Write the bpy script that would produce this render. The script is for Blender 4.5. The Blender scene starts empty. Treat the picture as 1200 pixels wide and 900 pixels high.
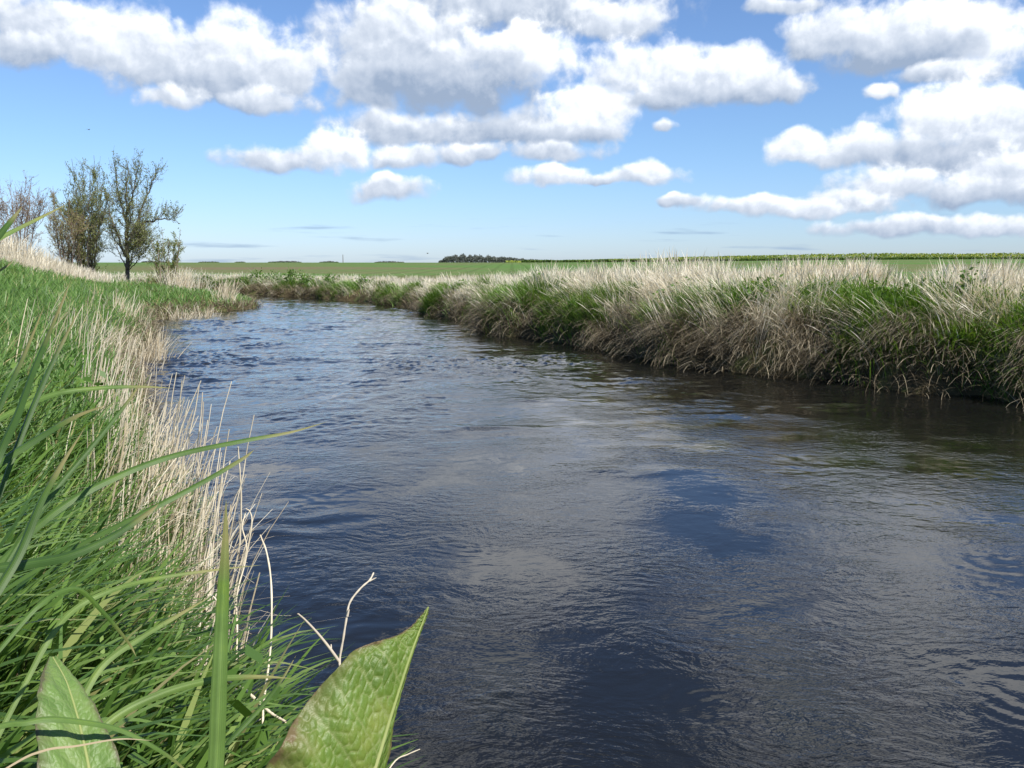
import bpy, math, random
import numpy as np
from mathutils import Vector, noise as mnoise

random.seed(7)
rng = np.random.default_rng(11)
R = math.radians
S = bpy.context.scene
COL = S.collection

# ------------------------------------------------------------------ camera
FPX = 1039.0            # focal length in photograph pixels (1200 wide)
TH = R(7.8)
CAM = np.array([0.0, 0.0, 1.5])
cd = bpy.data.cameras.new('camera')
cd.sensor_width = 36; cd.lens = 36 * FPX / 1200; cd.clip_end = 20000; cd.clip_start = 0.02
cam = bpy.data.objects.new('camera', cd); COL.objects.link(cam)
cam.location = CAM; cam.rotation_euler = (R(90) - TH, 0, 0)
S.camera = cam

def ray(px, py):
    a, b = (px - 600) / FPX, -(py - 450) / FPX
    return np.array([a, math.cos(TH) + b * math.sin(TH), -math.sin(TH) + b * math.cos(TH)])
def pt(px, py, dist):            # a real place: that many metres from the camera along the sight line
    r = ray(px, py); return CAM + r / np.linalg.norm(r) * dist
def ptg(px, py, Y):              # the point at depth Y
    r = ray(px, py); return CAM + r / r[1] * Y

# ------------------------------------------------------------------ noise
_perm = rng.permutation(256); _perm = np.concatenate([_perm, _perm])
_g = rng.normal(size=(256, 2)); _g /= np.linalg.norm(_g, axis=1)[:, None]
def perlin(x, y):
    xi = np.floor(x).astype(int); yi = np.floor(y).astype(int)
    xf = x - xi; yf = y - yi; xi &= 255; yi &= 255
    u = xf * xf * xf * (xf * (xf * 6 - 15) + 10); v = yf * yf * yf * (yf * (yf * 6 - 15) + 10)
    def gd(ix, iy, dx, dy):
        k = _g[_perm[_perm[ix & 255] + (iy & 255)]]
        return k[..., 0] * dx + k[..., 1] * dy
    a = gd(xi, yi, xf, yf); b = gd(xi + 1, yi, xf - 1, yf)
    c = gd(xi, yi + 1, xf, yf - 1); d = gd(xi + 1, yi + 1, xf - 1, yf - 1)
    return (a * (1 - u) + b * u) * (1 - v) + (c * (1 - u) + d * u) * v
def fbm(x, y, o=4, lac=2.03, g=.5):
    s = 0; a = 1.0
    for i in range(o):
        s = s + a * perlin(x + 17.3 * i, y - 9.1 * i); x = x * lac; y = y * lac; a *= g
    return s
def sstep(a, b, x):
    t = np.clip((x - a) / (b - a), 0, 1); return t * t * (3 - 2 * t)

# ------------------------------------------------------------------ river outline and terrain
LB = np.array([(2.2,-6),(1.3,-3),(.85,-1),(.4,.5),(-.15,1.5),(-.72,2.45),(-1.3,3.4),(-2.05,5.2),(-2.95,7),(-4.35,10),(-5.45,12.5),
    (-6.2,14.5),(-6.5,16),(-7.6,18.5),(-8.9,22),(-9.3,24.5),(-8.8,27.5),(-8.5,30),(-9.4,32),(-11.5,35),(-16,38.5),(-24,42),(-40,46),(-90,52)], float)
RB = np.array([(16,-9),(10,2),(7.2,6.7),(5.6,9.4),(4.3,10.7),(2.6,12.6),(1.1,16.3),(-.3,18.9),(-1.1,22),(-2.2,25.7),(-5.4,33.5),(-8.5,37.8),
    (-12.4,41.5),(-18,44.8),(-28,48.5),(-42,53),(-92,60)], float)
def resample(P, step):
    d = np.concatenate([[0], np.cumsum(np.linalg.norm(np.diff(P, axis=0), axis=1))])
    n = max(2, int(d[-1] / step)); s = np.linspace(0, d[-1], n)
    return np.stack([np.interp(s, d, P[:, 0]), np.interp(s, d, P[:, 1])], 1)
def wiggle(P, amp):
    Q = resample(P, .45)
    # smooth then wobble the bank a little
    for _ in range(3):
        Q[1:-1] = .25 * Q[:-2] + .5 * Q[1:-1] + .25 * Q[2:]
    T = np.gradient(Q, axis=0); T /= np.linalg.norm(T, axis=1)[:, None] + 1e-9
    N = np.stack([-T[:, 1], T[:, 0]], 1)
    k = fbm(Q[:, 0] * .55 + 3.7, Q[:, 1] * .55 + 1.1, 3) * amp
    far = np.clip(np.abs(Q[:, 1]) / 4, .2, 1)
    return Q + N * (k * far)[:, None]
LBw, RBw = wiggle(LB, .45), wiggle(RB, .6)

def seg_dist(P, Q):
    """distance of points P (N,2) from polyline Q"""
    out = np.full(len(P), 1e9)
    for a, b in zip(Q[:-1], Q[1:]):
        ab = b - a; t = np.clip(((P - a) @ ab) / (ab @ ab), 0, 1)
        d = P - a - t[:, None] * ab
        np.minimum(out, d[:, 0] ** 2 + d[:, 1] ** 2, out=out)
    return np.sqrt(out)
POLY = np.concatenate([LBw, RBw[::-1]])
def inside(P):
    c = np.zeros(len(P), bool); x, y = P[:, 0], P[:, 1]
    A = POLY; B = np.roll(POLY, -1, 0)
    for (x1, y1), (x2, y2) in zip(A, B):
        if y1 == y2: continue
        m = (y1 > y) != (y2 > y)
        c ^= m & (x < (x2 - x1) * (y - y1) / (y2 - y1) + x1)
    return c
def river_sd_exact(P):
    """signed distance (positive on land) and side (True = far/right bank)"""
    P = np.asarray(P, float)
    sd = np.empty(len(P)); side = np.empty(len(P), bool)
    near = (np.abs(P[:, 0]) < 100) & (P[:, 1] < 75) & (P[:, 1] > -12)
    k = np.where(near)[0]; Q = P[k]
    dl, dr = seg_dist(Q, LBw), seg_dist(Q, RBw)
    d = np.minimum(dl, dr); ins = inside(Q)
    sd[k] = np.where(ins, -d, d); side[k] = dr < dl
    f = np.where(~near)[0]; Q = P[f]
    cl, cr = seg_dist(Q, LB), seg_dist(Q, RB)
    sd[f] = np.minimum(cl, cr); side[f] = cr < cl
    return sd, side
GX0, GX1, GY0, GY1, GST = -34.0, 16.0, -6.0, 62.0, .1
_gx = np.arange(GX0, GX1 + GST, GST); _gy = np.arange(GY0, GY1 + GST, GST)
_XX, _YY = np.meshgrid(_gx, _gy)
_s, _sd = river_sd_exact(np.stack([_XX.ravel(), _YY.ravel()], 1))
_s = _s.reshape(_XX.shape); _sd = _sd.reshape(_XX.shape)
def river_sd(P):
    P = np.asarray(P, float); sd = np.empty(len(P)); side = np.empty(len(P), bool)
    m = (P[:, 0] > GX0) & (P[:, 0] < GX1 - GST) & (P[:, 1] > GY0) & (P[:, 1] < GY1 - GST)
    u = (P[m, 0] - GX0) / GST; v = (P[m, 1] - GY0) / GST; i = u.astype(int); j = v.astype(int); a = u - i; b = v - j
    sd[m] = (_s[j, i] * (1 - a) + _s[j, i + 1] * a) * (1 - b) + (_s[j + 1, i] * (1 - a) + _s[j + 1, i + 1] * a) * b
    side[m] = _sd[np.rint(v).astype(int), np.rint(u).astype(int)]
    if (~m).any(): sd[~m], side[~m] = river_sd_exact(P[~m])
    return sd, side
TY = [-3000, -10, 10, 18, 26, 36, 60, 120, 220, 330, 800, 6000]
TZ = [.9, .95, .92, .86, .66, .52, .66, 1.0, 1.50, 1.48, 1.2, -3]
def terrain(P, sd=None, side=None):
    P = np.asarray(P, float)
    if sd is None: sd, side = river_sd(P)
    x, y = P[:, 0], P[:, 1]
    T = np.interp(y, TY, TZ) + .9 * sstep(0, 130, x) * sstep(80, 250, y)
    near = np.interp(sd, [0,.15,.4,1,2.5,6,10,20], [-.05,.2,.42,.72,1.02,1.38,1.55,1.62])
    far = np.interp(sd, [0,.15,.4,1,2.5,6,10,20], [-.05,.14,.22,.32,.55,.98,1.12,1.2])
    k = sstep(20, 29, y)
    zl = near * (1 - k) + far * k + np.maximum(T - 1.2, 0) * sstep(20, 60, sd)
    fr = np.interp(sd, [0,.1,.3,.7,1.3,2.5], [-.06,.2,.45,.78,.97,1.0])
    zr = fr * T
    bed = -.06 - .4 * sstep(0, 1.2, -sd)
    z = np.where(sd < 0, bed, np.where(side, zr, zl))
    z = z + np.where(side, 0, .5 * np.exp(-((x + 13.5) / 4.2) ** 2 - ((y - 20) / 5.5) ** 2) * sstep(1.5, 4, sd))
    n = .06 * fbm(x * .8, y * .8, 3) * sstep(.1, 1.0, sd) * (1 - sstep(30, 60, np.hypot(x, y)))
    big = .10 * perlin(x * .03, y * .03) * sstep(60, 120, y) * (1 - sstep(180, 300, y))
    return z + n + big
def ground_z(x, y): return float(terrain(np.array([[x, y]]))[0])

# ------------------------------------------------------------------ mesh helpers
def link(name, me, parent=None):
    o = bpy.data.objects.new(name, me); COL.objects.link(o)
    if parent is not None: o.parent = parent
    return o
def mesh_from(name, V, F, mat, attrs=None, smooth=True, uv=None):
    """V (n,3) array, F list of arrays of equal-length faces"""
    me = bpy.data.meshes.new(name)
    V = np.ascontiguousarray(V, np.float32)
    if not isinstance(F, (list, tuple)): F = [F]
    F = [np.asarray(f, np.int32) for f in F if len(f)]
    nl = sum(f.size for f in F); nf = sum(len(f) for f in F)
    me.vertices.add(len(V)); me.vertices.foreach_set('co', V.ravel())
    me.loops.add(nl); me.polygons.add(nf)
    me.loops.foreach_set('vertex_index', np.concatenate([f.ravel() for f in F]))
    starts = []; p = 0
    for f in F:
        starts.append(p + np.arange(len(f)) * f.shape[1]); p += f.size
    me.polygons.foreach_set('loop_start', np.concatenate(starts).astype(np.int32))
    me.polygons.foreach_set('use_smooth', np.full(nf, smooth))
    for k, a in (attrs or {}).items():
        at = me.attributes.new(k, 'FLOAT', 'POINT'); at.data.foreach_set('value', np.ascontiguousarray(a, np.float32))
    if uv is not None:
        lay = me.uv_layers.new(name='UVMap')
        idx = np.concatenate([f.ravel() for f in F])
        lay.data.foreach_set('uv', np.ascontiguousarray(uv[idx], np.float32).ravel())
    me.update(calc_edges=True); me.validate()
    if mat: me.materials.append(mat)
    return me
def tag(o, label=None, cat=None, group=None, kind=None):
    if label: o['label'] = label
    if cat: o['category'] = cat
    if group: o['group'] = group
    if kind: o['kind'] = kind
    return o
def empty(name, loc):
    o = bpy.data.objects.new(name, None); COL.objects.link(o); o.location = [float(v) for v in loc]; o.empty_display_size = .1
    return o

def blade_arrays(P, L, az, th0, th1, w, twist, seg, prof='blade', rnd=None, bendpow=1.0):
    """ribbons: base P, length L, direction az, start/end angle from vertical, width w"""
    n = len(P); t = np.linspace(0, 1, seg + 1)
    th = th0[:, None] + (th1 - th0)[:, None] * t[None, :] ** bendpow
    mid = .5 * (th[:, 1:] + th[:, :-1]); ds = (L / seg)[:, None]
    hx = np.concatenate([np.zeros((n, 1)), np.cumsum(np.sin(mid) * ds, 1)], 1)
    hz = np.concatenate([np.zeros((n, 1)), np.cumsum(np.cos(mid) * ds, 1)], 1)
    # a slight sideways wander so no two ribbons lie in a plane
    sway = (rng.normal(0, .06, n) * L)[:, None] * (t ** 2)[None, :]
    ca, sa = np.cos(az)[:, None], np.sin(az)[:, None]
    C = np.stack([P[:, 0:1] + hx * ca - sway * sa, P[:, 1:2] + hx * sa + sway * ca, P[:, 2:3] + hz], 2)
    f = az + np.pi / 2 + twist
    side = np.stack([np.cos(f), np.sin(f), np.zeros(n)], 1)
    if prof == 'blade': wp = np.interp(t, [0, .15, .5, .8, 1], [.55, .9, 1, .6, .04])
    elif prof == 'stem': wp = np.interp(t, [0, 1], [1, .45])
    elif prof == 'plume': wp = np.interp(t, [0, .68, .76, .88, 1], [.55, .4, 1.9, 1.5, .15])
    W = .5 * w[:, None] * wp[None, :]
    A = C - side[:, None, :] * W[..., None]; B = C + side[:, None, :] * W[..., None]
    V = np.stack([A, B], 2).reshape(-1, 3)
    base = (np.arange(n) * (seg + 1) * 2)[:, None] + (np.arange(seg) * 2)[None, :]
    F = np.stack([base, base + 1, base + 3, base + 2], 2).reshape(-1, 4)
    r = rng.random(n) if rnd is None else rnd
    at = {'rnd': np.repeat(r, (seg + 1) * 2), 'along': np.tile(np.repeat(t, 2), n)}
    return V, F, at
class Soup:
    def __init__(s): s.V = []; s.F = []; s.A = {}; s.n = 0
    def add(s, V, F, at):
        s.V.append(V); s.F.append(F + s.n); s.n += len(V)
        for k, a in at.items(): s.A.setdefault(k, []).append(a)
    def build(s, name, mat, parent=None, smooth=True):
        V = np.concatenate(s.V)
        groups = {}
        for f in s.F: groups.setdefault(f.shape[1], []).append(f)
        return link(name, mesh_from(name, V, [np.concatenate(g) for g in groups.values()], mat, {k: np.concatenate(a) for k, a in s.A.items()}, smooth), parent)
def tube(P, r, sides=6, rnd=.5):
    P = np.asarray(P, float); n = len(P); r = np.broadcast_to(r, (n,))
    T = np.gradient(P, axis=0); T /= np.linalg.norm(T, axis=1)[:, None] + 1e-12
    ref = np.array([0, 0, 1.0]) if abs(T[:, 2].mean()) < .8 else np.array([1.0, 0, 0])
    X = np.cross(T, ref); X /= np.linalg.norm(X, axis=1)[:, None] + 1e-12
    Y = np.cross(T, X)
    a = np.arange(sides) * 2 * np.pi / sides
    V = P[:, None, :] + r[:, None, None] * (np.cos(a)[None, :, None] * X[:, None, :] + np.sin(a)[None, :, None] * Y[:, None, :])
    i = np.arange(n - 1)[:, None] * sides; j = np.arange(sides)[None, :]; k = (j + 1) % sides
    F = np.stack([i + j, i + k, i + sides + k, i + sides + j], 2).reshape(-1, 4)
    return V.reshape(-1, 3), F, {'rnd': np.full(n * sides, rnd), 'along': np.repeat(np.linspace(0, 1, n), sides)}
def spline(P, n):
    """Catmull-Rom through control points"""
    P = np.asarray(P, float)
    Q = np.concatenate([[2 * P[0] - P[1]], P, [2 * P[-1] - P[-2]]])
    s = np.linspace(0, len(P) - 1 - 1e-9, n); i = s.astype(int); t = (s - i)[:, None]
    a, b, c, d = Q[i], Q[i + 1], Q[i + 2], Q[i + 3]
    return .5 * (2 * b + (c - a) * t + (2 * a - 5 * b + 4 * c - d) * t ** 2 + (3 * b - a - 3 * c + d) * t ** 3)

# ------------------------------------------------------------------ materials
def new_mat(name):
    m = bpy.data.materials.new(name); m.use_nodes = True
    nt = m.node_tree; nt.nodes.clear()
    out = nt.nodes.new('ShaderNodeOutputMaterial')
    return m, nt, out
def N(nt, typ, **kw):
    n = nt.nodes.new(typ)
    for k, v in kw.items():
        if k == 'ins':
            for a, b in v.items(): n.inputs[a].default_value = b
        else: setattr(n, k, v)
    return n
def ramp(nt, src, stops, interp='LINEAR'):
    r = nt.nodes.new('ShaderNodeValToRGB'); r.color_ramp.interpolation = interp
    e = r.color_ramp.elements
    while len(e) < len(stops): e.new(.5)
    for k, (p, c) in enumerate(stops): e[k].position = p; e[k].color = (*c, 1)
    nt.links.new(src, r.inputs[0]); return r
def foliage_mat(name, stops, transl=.35, rough=.5, spec=.3, patch=None, tcol=None, streak=0):
    m, nt, out = new_mat(name); L = nt.links.new
    at = N(nt, 'ShaderNodeAttribute', attribute_name='rnd')
    src = at.outputs['Fac']
    if patch:
        geo = N(nt, 'ShaderNodeNewGeometry')
        nz = N(nt, 'ShaderNodeTexNoise', ins={'Scale': patch[0], 'Detail': 3})
        L(geo.outputs['Position'], nz.inputs['Vector'])
        a = N(nt, 'ShaderNodeMath', operation='MULTIPLY_ADD', ins={1: patch[1], 2: -.5 * patch[1]}); L(nz.outputs['Fac'], a.inputs[0])
        b = N(nt, 'ShaderNodeMath', operation='ADD', use_clamp=True); L(a.outputs[0], b.inputs[0]); L(src, b.inputs[1]); src = b.outputs[0]
    r = ramp(nt, src, stops); col = r.outputs[0]
    p = N(nt, 'ShaderNodeBsdfPrincipled', ins={'Roughness': rough, 'Specular IOR Level': spec})
    L(col, p.inputs['Base Color'])
    t = N(nt, 'ShaderNodeBsdfTranslucent')
    mx = N(nt, 'ShaderNodeMixRGB', blend_type='MULTIPLY', ins={0: 1, 2: (*(tcol or (1.3, 1.25, .6)), 1)}); L(col, mx.inputs[1]); L(mx.outputs[0], t.inputs['Color'])
    ms = N(nt, 'ShaderNodeMixShader', ins={0: transl}); L(p.outputs[0], ms.inputs[1]); L(t.outputs[0], ms.inputs[2])
    L(ms.outputs[0], out.inputs[0]); return m

M = {}
M['green'] = foliage_mat('bank_green', [(0, (.045, .10, .018)), (.35, (.08, .17, .03)), (.7, (.12, .23, .05)), (.93, (.17, .26, .07)), (1, (.42, .36, .18))], .38, .45, .35, patch=(.9, .5))
M['reedgreen'] = foliage_mat('broad_blade_green', [(0, (.05, .105, .02)), (.35, (.095, .185, .036)), (.68, (.155, .26, .058)), (.90, (.22, .32, .085)), (.97, (.30, .31, .12)), (1, (.46, .39, .20))], .42, .42, .35)
M['rightgreen'] = foliage_mat('far_bank_green', [(0, (.065, .125, .02)), (.4, (.115, .225, .038)), (.8, (.165, .285, .053)), (1, (.22, .30, .075))], .35, .5, .3, patch=(.8, .6))
M['straw'] = foliage_mat('dry_straw', [(0, (.40, .32, .20)), (.3, (.60, .51, .36)), (.7, (.74, .66, .50)), (1, (.82, .76, .62))], .3, .6, .2, tcol=(1.05, .98, .8))
M['blond'] = foliage_mat('blond_grass', [(0, (.48, .41, .29)), (.3, (.69, .62, .48)), (.7, (.79, .73, .59)), (1, (.85, .80, .68))], .35, .6, .2, tcol=(1.05, .98, .8))
M['thatch'] = foliage_mat('dead_thatch', [(0, (.09, .072, .045)), (.4, (.19, .155, .10)), (.8, (.34, .285, .19)), (1, (.52, .45, .32))], .2, .7, .1, tcol=(1, .9, .7))
M['willow'] = foliage_mat('willow_leaf', [(0, (.15, .18, .065)), (.5, (.23, .265, .10)), (1, (.32, .34, .14))], .5, .5, .3)
M['budleaf'] = foliage_mat('bud_leaf', [(0, (.16, .11, .06)), (.5, (.22, .155, .085)), (1, (.22, .20, .09))], .25, .6, .2)
M['brownleaf'] = foliage_mat('brown_leaf', [(0, (.15, .13, .055)), (.5, (.21, .20, .08)), (1, (.26, .26, .10))], .25, .6, .2)
M['weed'] = foliage_mat('weed_leaf', [(0, (.06, .125, .02)), (.5, (.10, .19, .035)), (1, (.16, .26, .05))], .35, .5, .3)
M['hedgeleaf'] = foliage_mat('hedge_leaf', [(0, (.07, .12, .03)), (.6, (.11, .175, .04)), (1, (.15, .21, .05))], .3, .6, .2)
M['rape'] = foliage_mat('rape_flower', [(0, (.13, .19, .045)), (.6, (.21, .27, .055)), (1, (.42, .42, .07))], .3, .6, .2)
M['woodleaf'] = foliage_mat('far_wood', [(0, (.085, .095, .09)), (.5, (.12, .13, .12)), (1, (.15, .16, .13))], .2, .7, .1)

def bark_mat(name, c1, c2):
    m, nt, out = new_mat(name); L = nt.links.new
    geo = N(nt, 'ShaderNodeNewGeometry')
    nz = N(nt, 'ShaderNodeTexNoise', ins={'Scale': 9, 'Detail': 5}); L(geo.outputs['Position'], nz.inputs['Vector'])
    r = ramp(nt, nz.outputs['Fac'], [(.3, c1), (.7, c2)])
    p = N(nt, 'ShaderNodeBsdfPrincipled', ins={'Roughness': .85, 'Specular IOR Level': .2}); L(r.outputs[0], p.inputs['Base Color'])
    b = N(nt, 'ShaderNodeBump', ins={'Strength': .5, 'Distance': .01}); L(nz.outputs['Fac'], b.inputs['Height']); L(b.outputs[0], p.inputs['Normal'])
    L(p.outputs[0], out.inputs[0]); return m
M['bark'] = bark_mat('willow_bark', (.075, .065, .05), (.16, .14, .11))
M['redbark'] = bark_mat('reddish_bark', (.16, .11, .085), (.26, .19, .15))
M['stem'] = bark_mat('pale_dry_stem', (.44, .37, .26), (.74, .66, .50))
M['twig'] = bark_mat('pale_twig', (.30, .25, .19), (.56, .49, .38))

def ground_mat():
    m, nt, out = new_mat('ground'); L = nt.links.new
    geo = N(nt, 'ShaderNodeNewGeometry'); P = geo.outputs['Position']
    at = N(nt, 'ShaderNodeAttribute', attribute_name='field')
    n1 = N(nt, 'ShaderNodeTexNoise', ins={'Scale': 3.0, 'Detail': 8, 'Roughness': .65}); L(P, n1.inputs['Vector'])
    bank = ramp(nt, n1.outputs['Fac'], [(.3, (.035, .026, .016)), (.5, (.075, .06, .03)), (.65, (.08, .10, .03)), (.8, (.13, .10, .055))])
    # the crop: rows of young wheat with bare brown soil showing in long patches
    mp = N(nt, 'ShaderNodeMapping', ins={'Scale': (.022, .05, 0), 'Location': (1.35, .7, 0)}); L(P, mp.inputs['Vector'])
    n2 = N(nt, 'ShaderNodeTexNoise', ins={'Scale': 1.0, 'Detail': 5, 'Roughness': .55}); L(mp.outputs[0], n2.inputs['Vector'])
    n3 = N(nt, 'ShaderNodeTexNoise', ins={'Scale': 1.2, 'Detail': 4, 'Roughness': .7}); L(P, n3.inputs['Vector'])
    crop = ramp(nt, n3.outputs['Fac'], [(.3, (.065, .13, .028)), (.7, (.105, .185, .044))])
    soil = ramp(nt, n3.outputs['Fac'], [(.3, (.12, .095, .05)), (.7, (.19, .14, .085))])
    k = ramp(nt, n2.outputs['Fac'], [(.47, (0, 0, 0)), (.64, (.85, .85, .85))])
    mx = N(nt, 'ShaderNodeMixRGB'); L(k.outputs[0], mx.inputs[0]); L(crop.outputs[0], mx.inputs[1]); L(soil.outputs[0], mx.inputs[2])
    so_ = N(nt, 'ShaderNodeAttribute', attribute_name='soil')
    sm_ = N(nt, 'ShaderNodeMath', operation='MULTIPLY', ins={1: .8}); L(so_.outputs['Fac'], sm_.inputs[0])
    mx0 = mx; mx = N(nt, 'ShaderNodeMixRGB'); L(sm_.outputs[0], mx.inputs[0]); L(mx0.outputs[0], mx.inputs[1]); L(soil.outputs[0], mx.inputs[2])
    # drilled rows and tramlines
    rw = N(nt, 'ShaderNodeTexWave', wave_type='BANDS', bands_direction='X', ins={'Scale': .18, 'Distortion': .6, 'Detail': 2}); L(P, rw.inputs['Vector'])
    rk = ramp(nt, rw.outputs['Fac'], [(.0, (.82, .80, .78)), (.25, (1, 1, 1))])
    mx1 = mx; mx = N(nt, 'ShaderNodeMixRGB', blend_type='MULTIPLY', ins={0: 1}); L(mx1.outputs[0], mx.inputs[1]); L(rk.outputs[0], mx.inputs[2])
    fin = N(nt, 'ShaderNodeMixRGB'); L(at.outputs['Fac'], fin.inputs[0]); L(bank.outputs[0], fin.inputs[1]); L(mx.outputs[0], fin.inputs[2])
    p = N(nt, 'ShaderNodeBsdfPrincipled', ins={'Roughness': .95, 'Specular IOR Level': .1}); L(fin.outputs[0], p.inputs['Base Color'])
    b = N(nt, 'ShaderNodeBump', ins={'Strength': .6, 'Distance': .04}); L(n1.outputs['Fac'], b.inputs['Height']); L(b.outputs[0], p.inputs['Normal'])
    L(p.outputs[0], out.inputs[0]); return m

def water_mat():
    m, nt, out = new_mat('river_water'); L = nt.links.new
    geo = N(nt, 'ShaderNodeNewGeometry'); P = geo.outputs['Position']
    w = N(nt, 'ShaderNodeTexNoise', ins={'Scale': 1.6, 'Detail': 2}); L(P, w.inputs['Vector'])
    wv = N(nt, 'ShaderNodeVectorMath', operation='SCALE', ins={'Scale': .35}); L(w.outputs['Color'], wv.inputs[0])
    ad = N(nt, 'ShaderNodeVectorMath', operation='ADD'); L(P, ad.inputs[0]); L(wv.outputs[0], ad.inputs[1])
    mp = N(nt, 'ShaderNodeMapping', ins={'Rotation': (0, 0, R(12)), 'Scale': (.8, 1.15, 1)}); L(ad.outputs[0], mp.inputs['Vector'])
    n1 = N(nt, 'ShaderNodeTexNoise', ins={'Scale': 15, 'Detail': 3, 'Roughness': .5}); L(mp.outputs[0], n1.inputs['Vector'])
    n2 = N(nt, 'ShaderNodeTexNoise', ins={'Scale': 42, 'Detail': 2, 'Roughness': .5}); L(mp.outputs[0], n2.inputs['Vector'])
    act = N(nt, 'ShaderNodeTexNoise', ins={'Scale': 1.3, 'Detail': 2}); L(P, act.inputs['Vector'])
    ar = N(nt, 'ShaderNodeMapRange', ins={1: .38, 2: .60, 3: .14, 4: 1.0}); L(act.outputs['Fac'], ar.inputs[0])
    h2 = N(nt, 'ShaderNodeMath', operation='MULTIPLY', ins={1: .28}); L(n2.outputs['Fac'], h2.inputs[0])
    h = N(nt, 'ShaderNodeMath', operation='ADD'); L(n1.outputs['Fac'], h.inputs[0]); L(h2.outputs[0], h.inputs[1])
    hh = N(nt, 'ShaderNodeMath', operation='MULTIPLY'); L(h.outputs[0], hh.inputs[0]); L(ar.outputs[0], hh.inputs[1])
    b = N(nt, 'ShaderNodeBump', ins={'Strength': 1.0, 'Distance': WATER_BUMP}); L(hh.outputs[0], b.inputs['Height'])
    p = N(nt, 'ShaderNodeBsdfPrincipled', ins={'Base Color': (.0075, .0075, .0065, 1), 'Roughness': .03, 'IOR': 1.42, 'Specular IOR Level': .5})
    L(b.outputs[0], p.inputs['Normal']); L(p.outputs[0], out.inputs[0]); return m
WATER_BUMP = .0065

# ------------------------------------------------------------------ ground sheet
def axis(a, b, step, grow, lim):
    mid = np.arange(a, b + 1e-6, step); lo = []; hi = []
    s = step; v = b
    while v < lim: s *= grow; v += s; hi.append(v)
    s = step; v = a
    while v > -lim: s *= grow; v -= s; lo.append(v)
    return np.array(lo[::-1] + list(mid) + hi)
gx = axis(-14, 9, .14, 1.07, 6000)
gy = np.concatenate([axis(-2, 34, .14, 1.06, 6000)])
X, Y = np.meshgrid(gx, gy); GP = np.stack([X.ravel(), Y.ravel()], 1)
sd, side = river_sd(GP); gz = terrain(GP, sd, side)
fieldw = np.where(side, sstep(2.6, 4.5, sd), sstep(45, 80, sd)) * 1.0
fieldw = np.maximum(fieldw, sstep(70, 110, GP[:, 1]))
nx, ny = len(gx), len(gy)
i = (np.arange(ny - 1)[:, None] * nx + np.arange(nx - 1)[None, :]).ravel()
GF = np.stack([i, i + 1, i + 1 + nx, i + nx], 1)
g = link('ground', mesh_from('ground', np.column_stack([GP, gz]), GF, ground_mat(), {'field': fieldw, 'soil': np.exp(-((GP[:, 0] + 30 + .25 * (GP[:, 1] - 95)) / 15) ** 2 - ((GP[:, 1] - 95) / 22) ** 2)}))
tag(g, 'grassy river banks and the green crop field beyond', kind='structure')

# ------------------------------------------------------------------ water sheet
na = 900
rr = np.concatenate([np.geomspace(.6, 1.8, 60)[:-1], np.geomspace(1.8, 50, 860), np.geomspace(50, 90, 50)[1:]]); nr = len(rr); aa = np.linspace(R(-62), R(75), na)
Rr, Aa = np.meshgrid(rr, aa, indexing='ij')
WX, WY = Rr * np.sin(Aa), Rr * np.cos(Aa)
WP = np.stack([WX.ravel(), WY.ravel()], 1)
wsd = np.empty(len(WP)); coarse = WP.reshape(nr, na, 2)[::4, ::4].reshape(-1, 2)
csd = river_sd(coarse)[0].reshape(len(range(0, nr, 4)), -1)
def up(a, n, m):
    ri = np.minimum(np.arange(n) / 4, a.shape[0] - 1); ci = np.minimum(np.arange(m) / 4, a.shape[1] - 1)
    r0 = ri.astype(int); r1 = np.minimum(r0 + 1, a.shape[0] - 1); fr = (ri - r0)[:, None]
    c0 = ci.astype(int); c1 = np.minimum(c0 + 1, a.shape[1] - 1); fc = (ci - c0)[None, :]
    return (a[r0][:, c0] * (1 - fc) + a[r0][:, c1] * fc) * (1 - fr) + (a[r1][:, c0] * (1 - fc) + a[r1][:, c1] * fc) * fr
wsd = up(csd, nr, na).ravel()
keep = wsd < .35
x, y = WP[:, 0], WP[:, 1]
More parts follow.
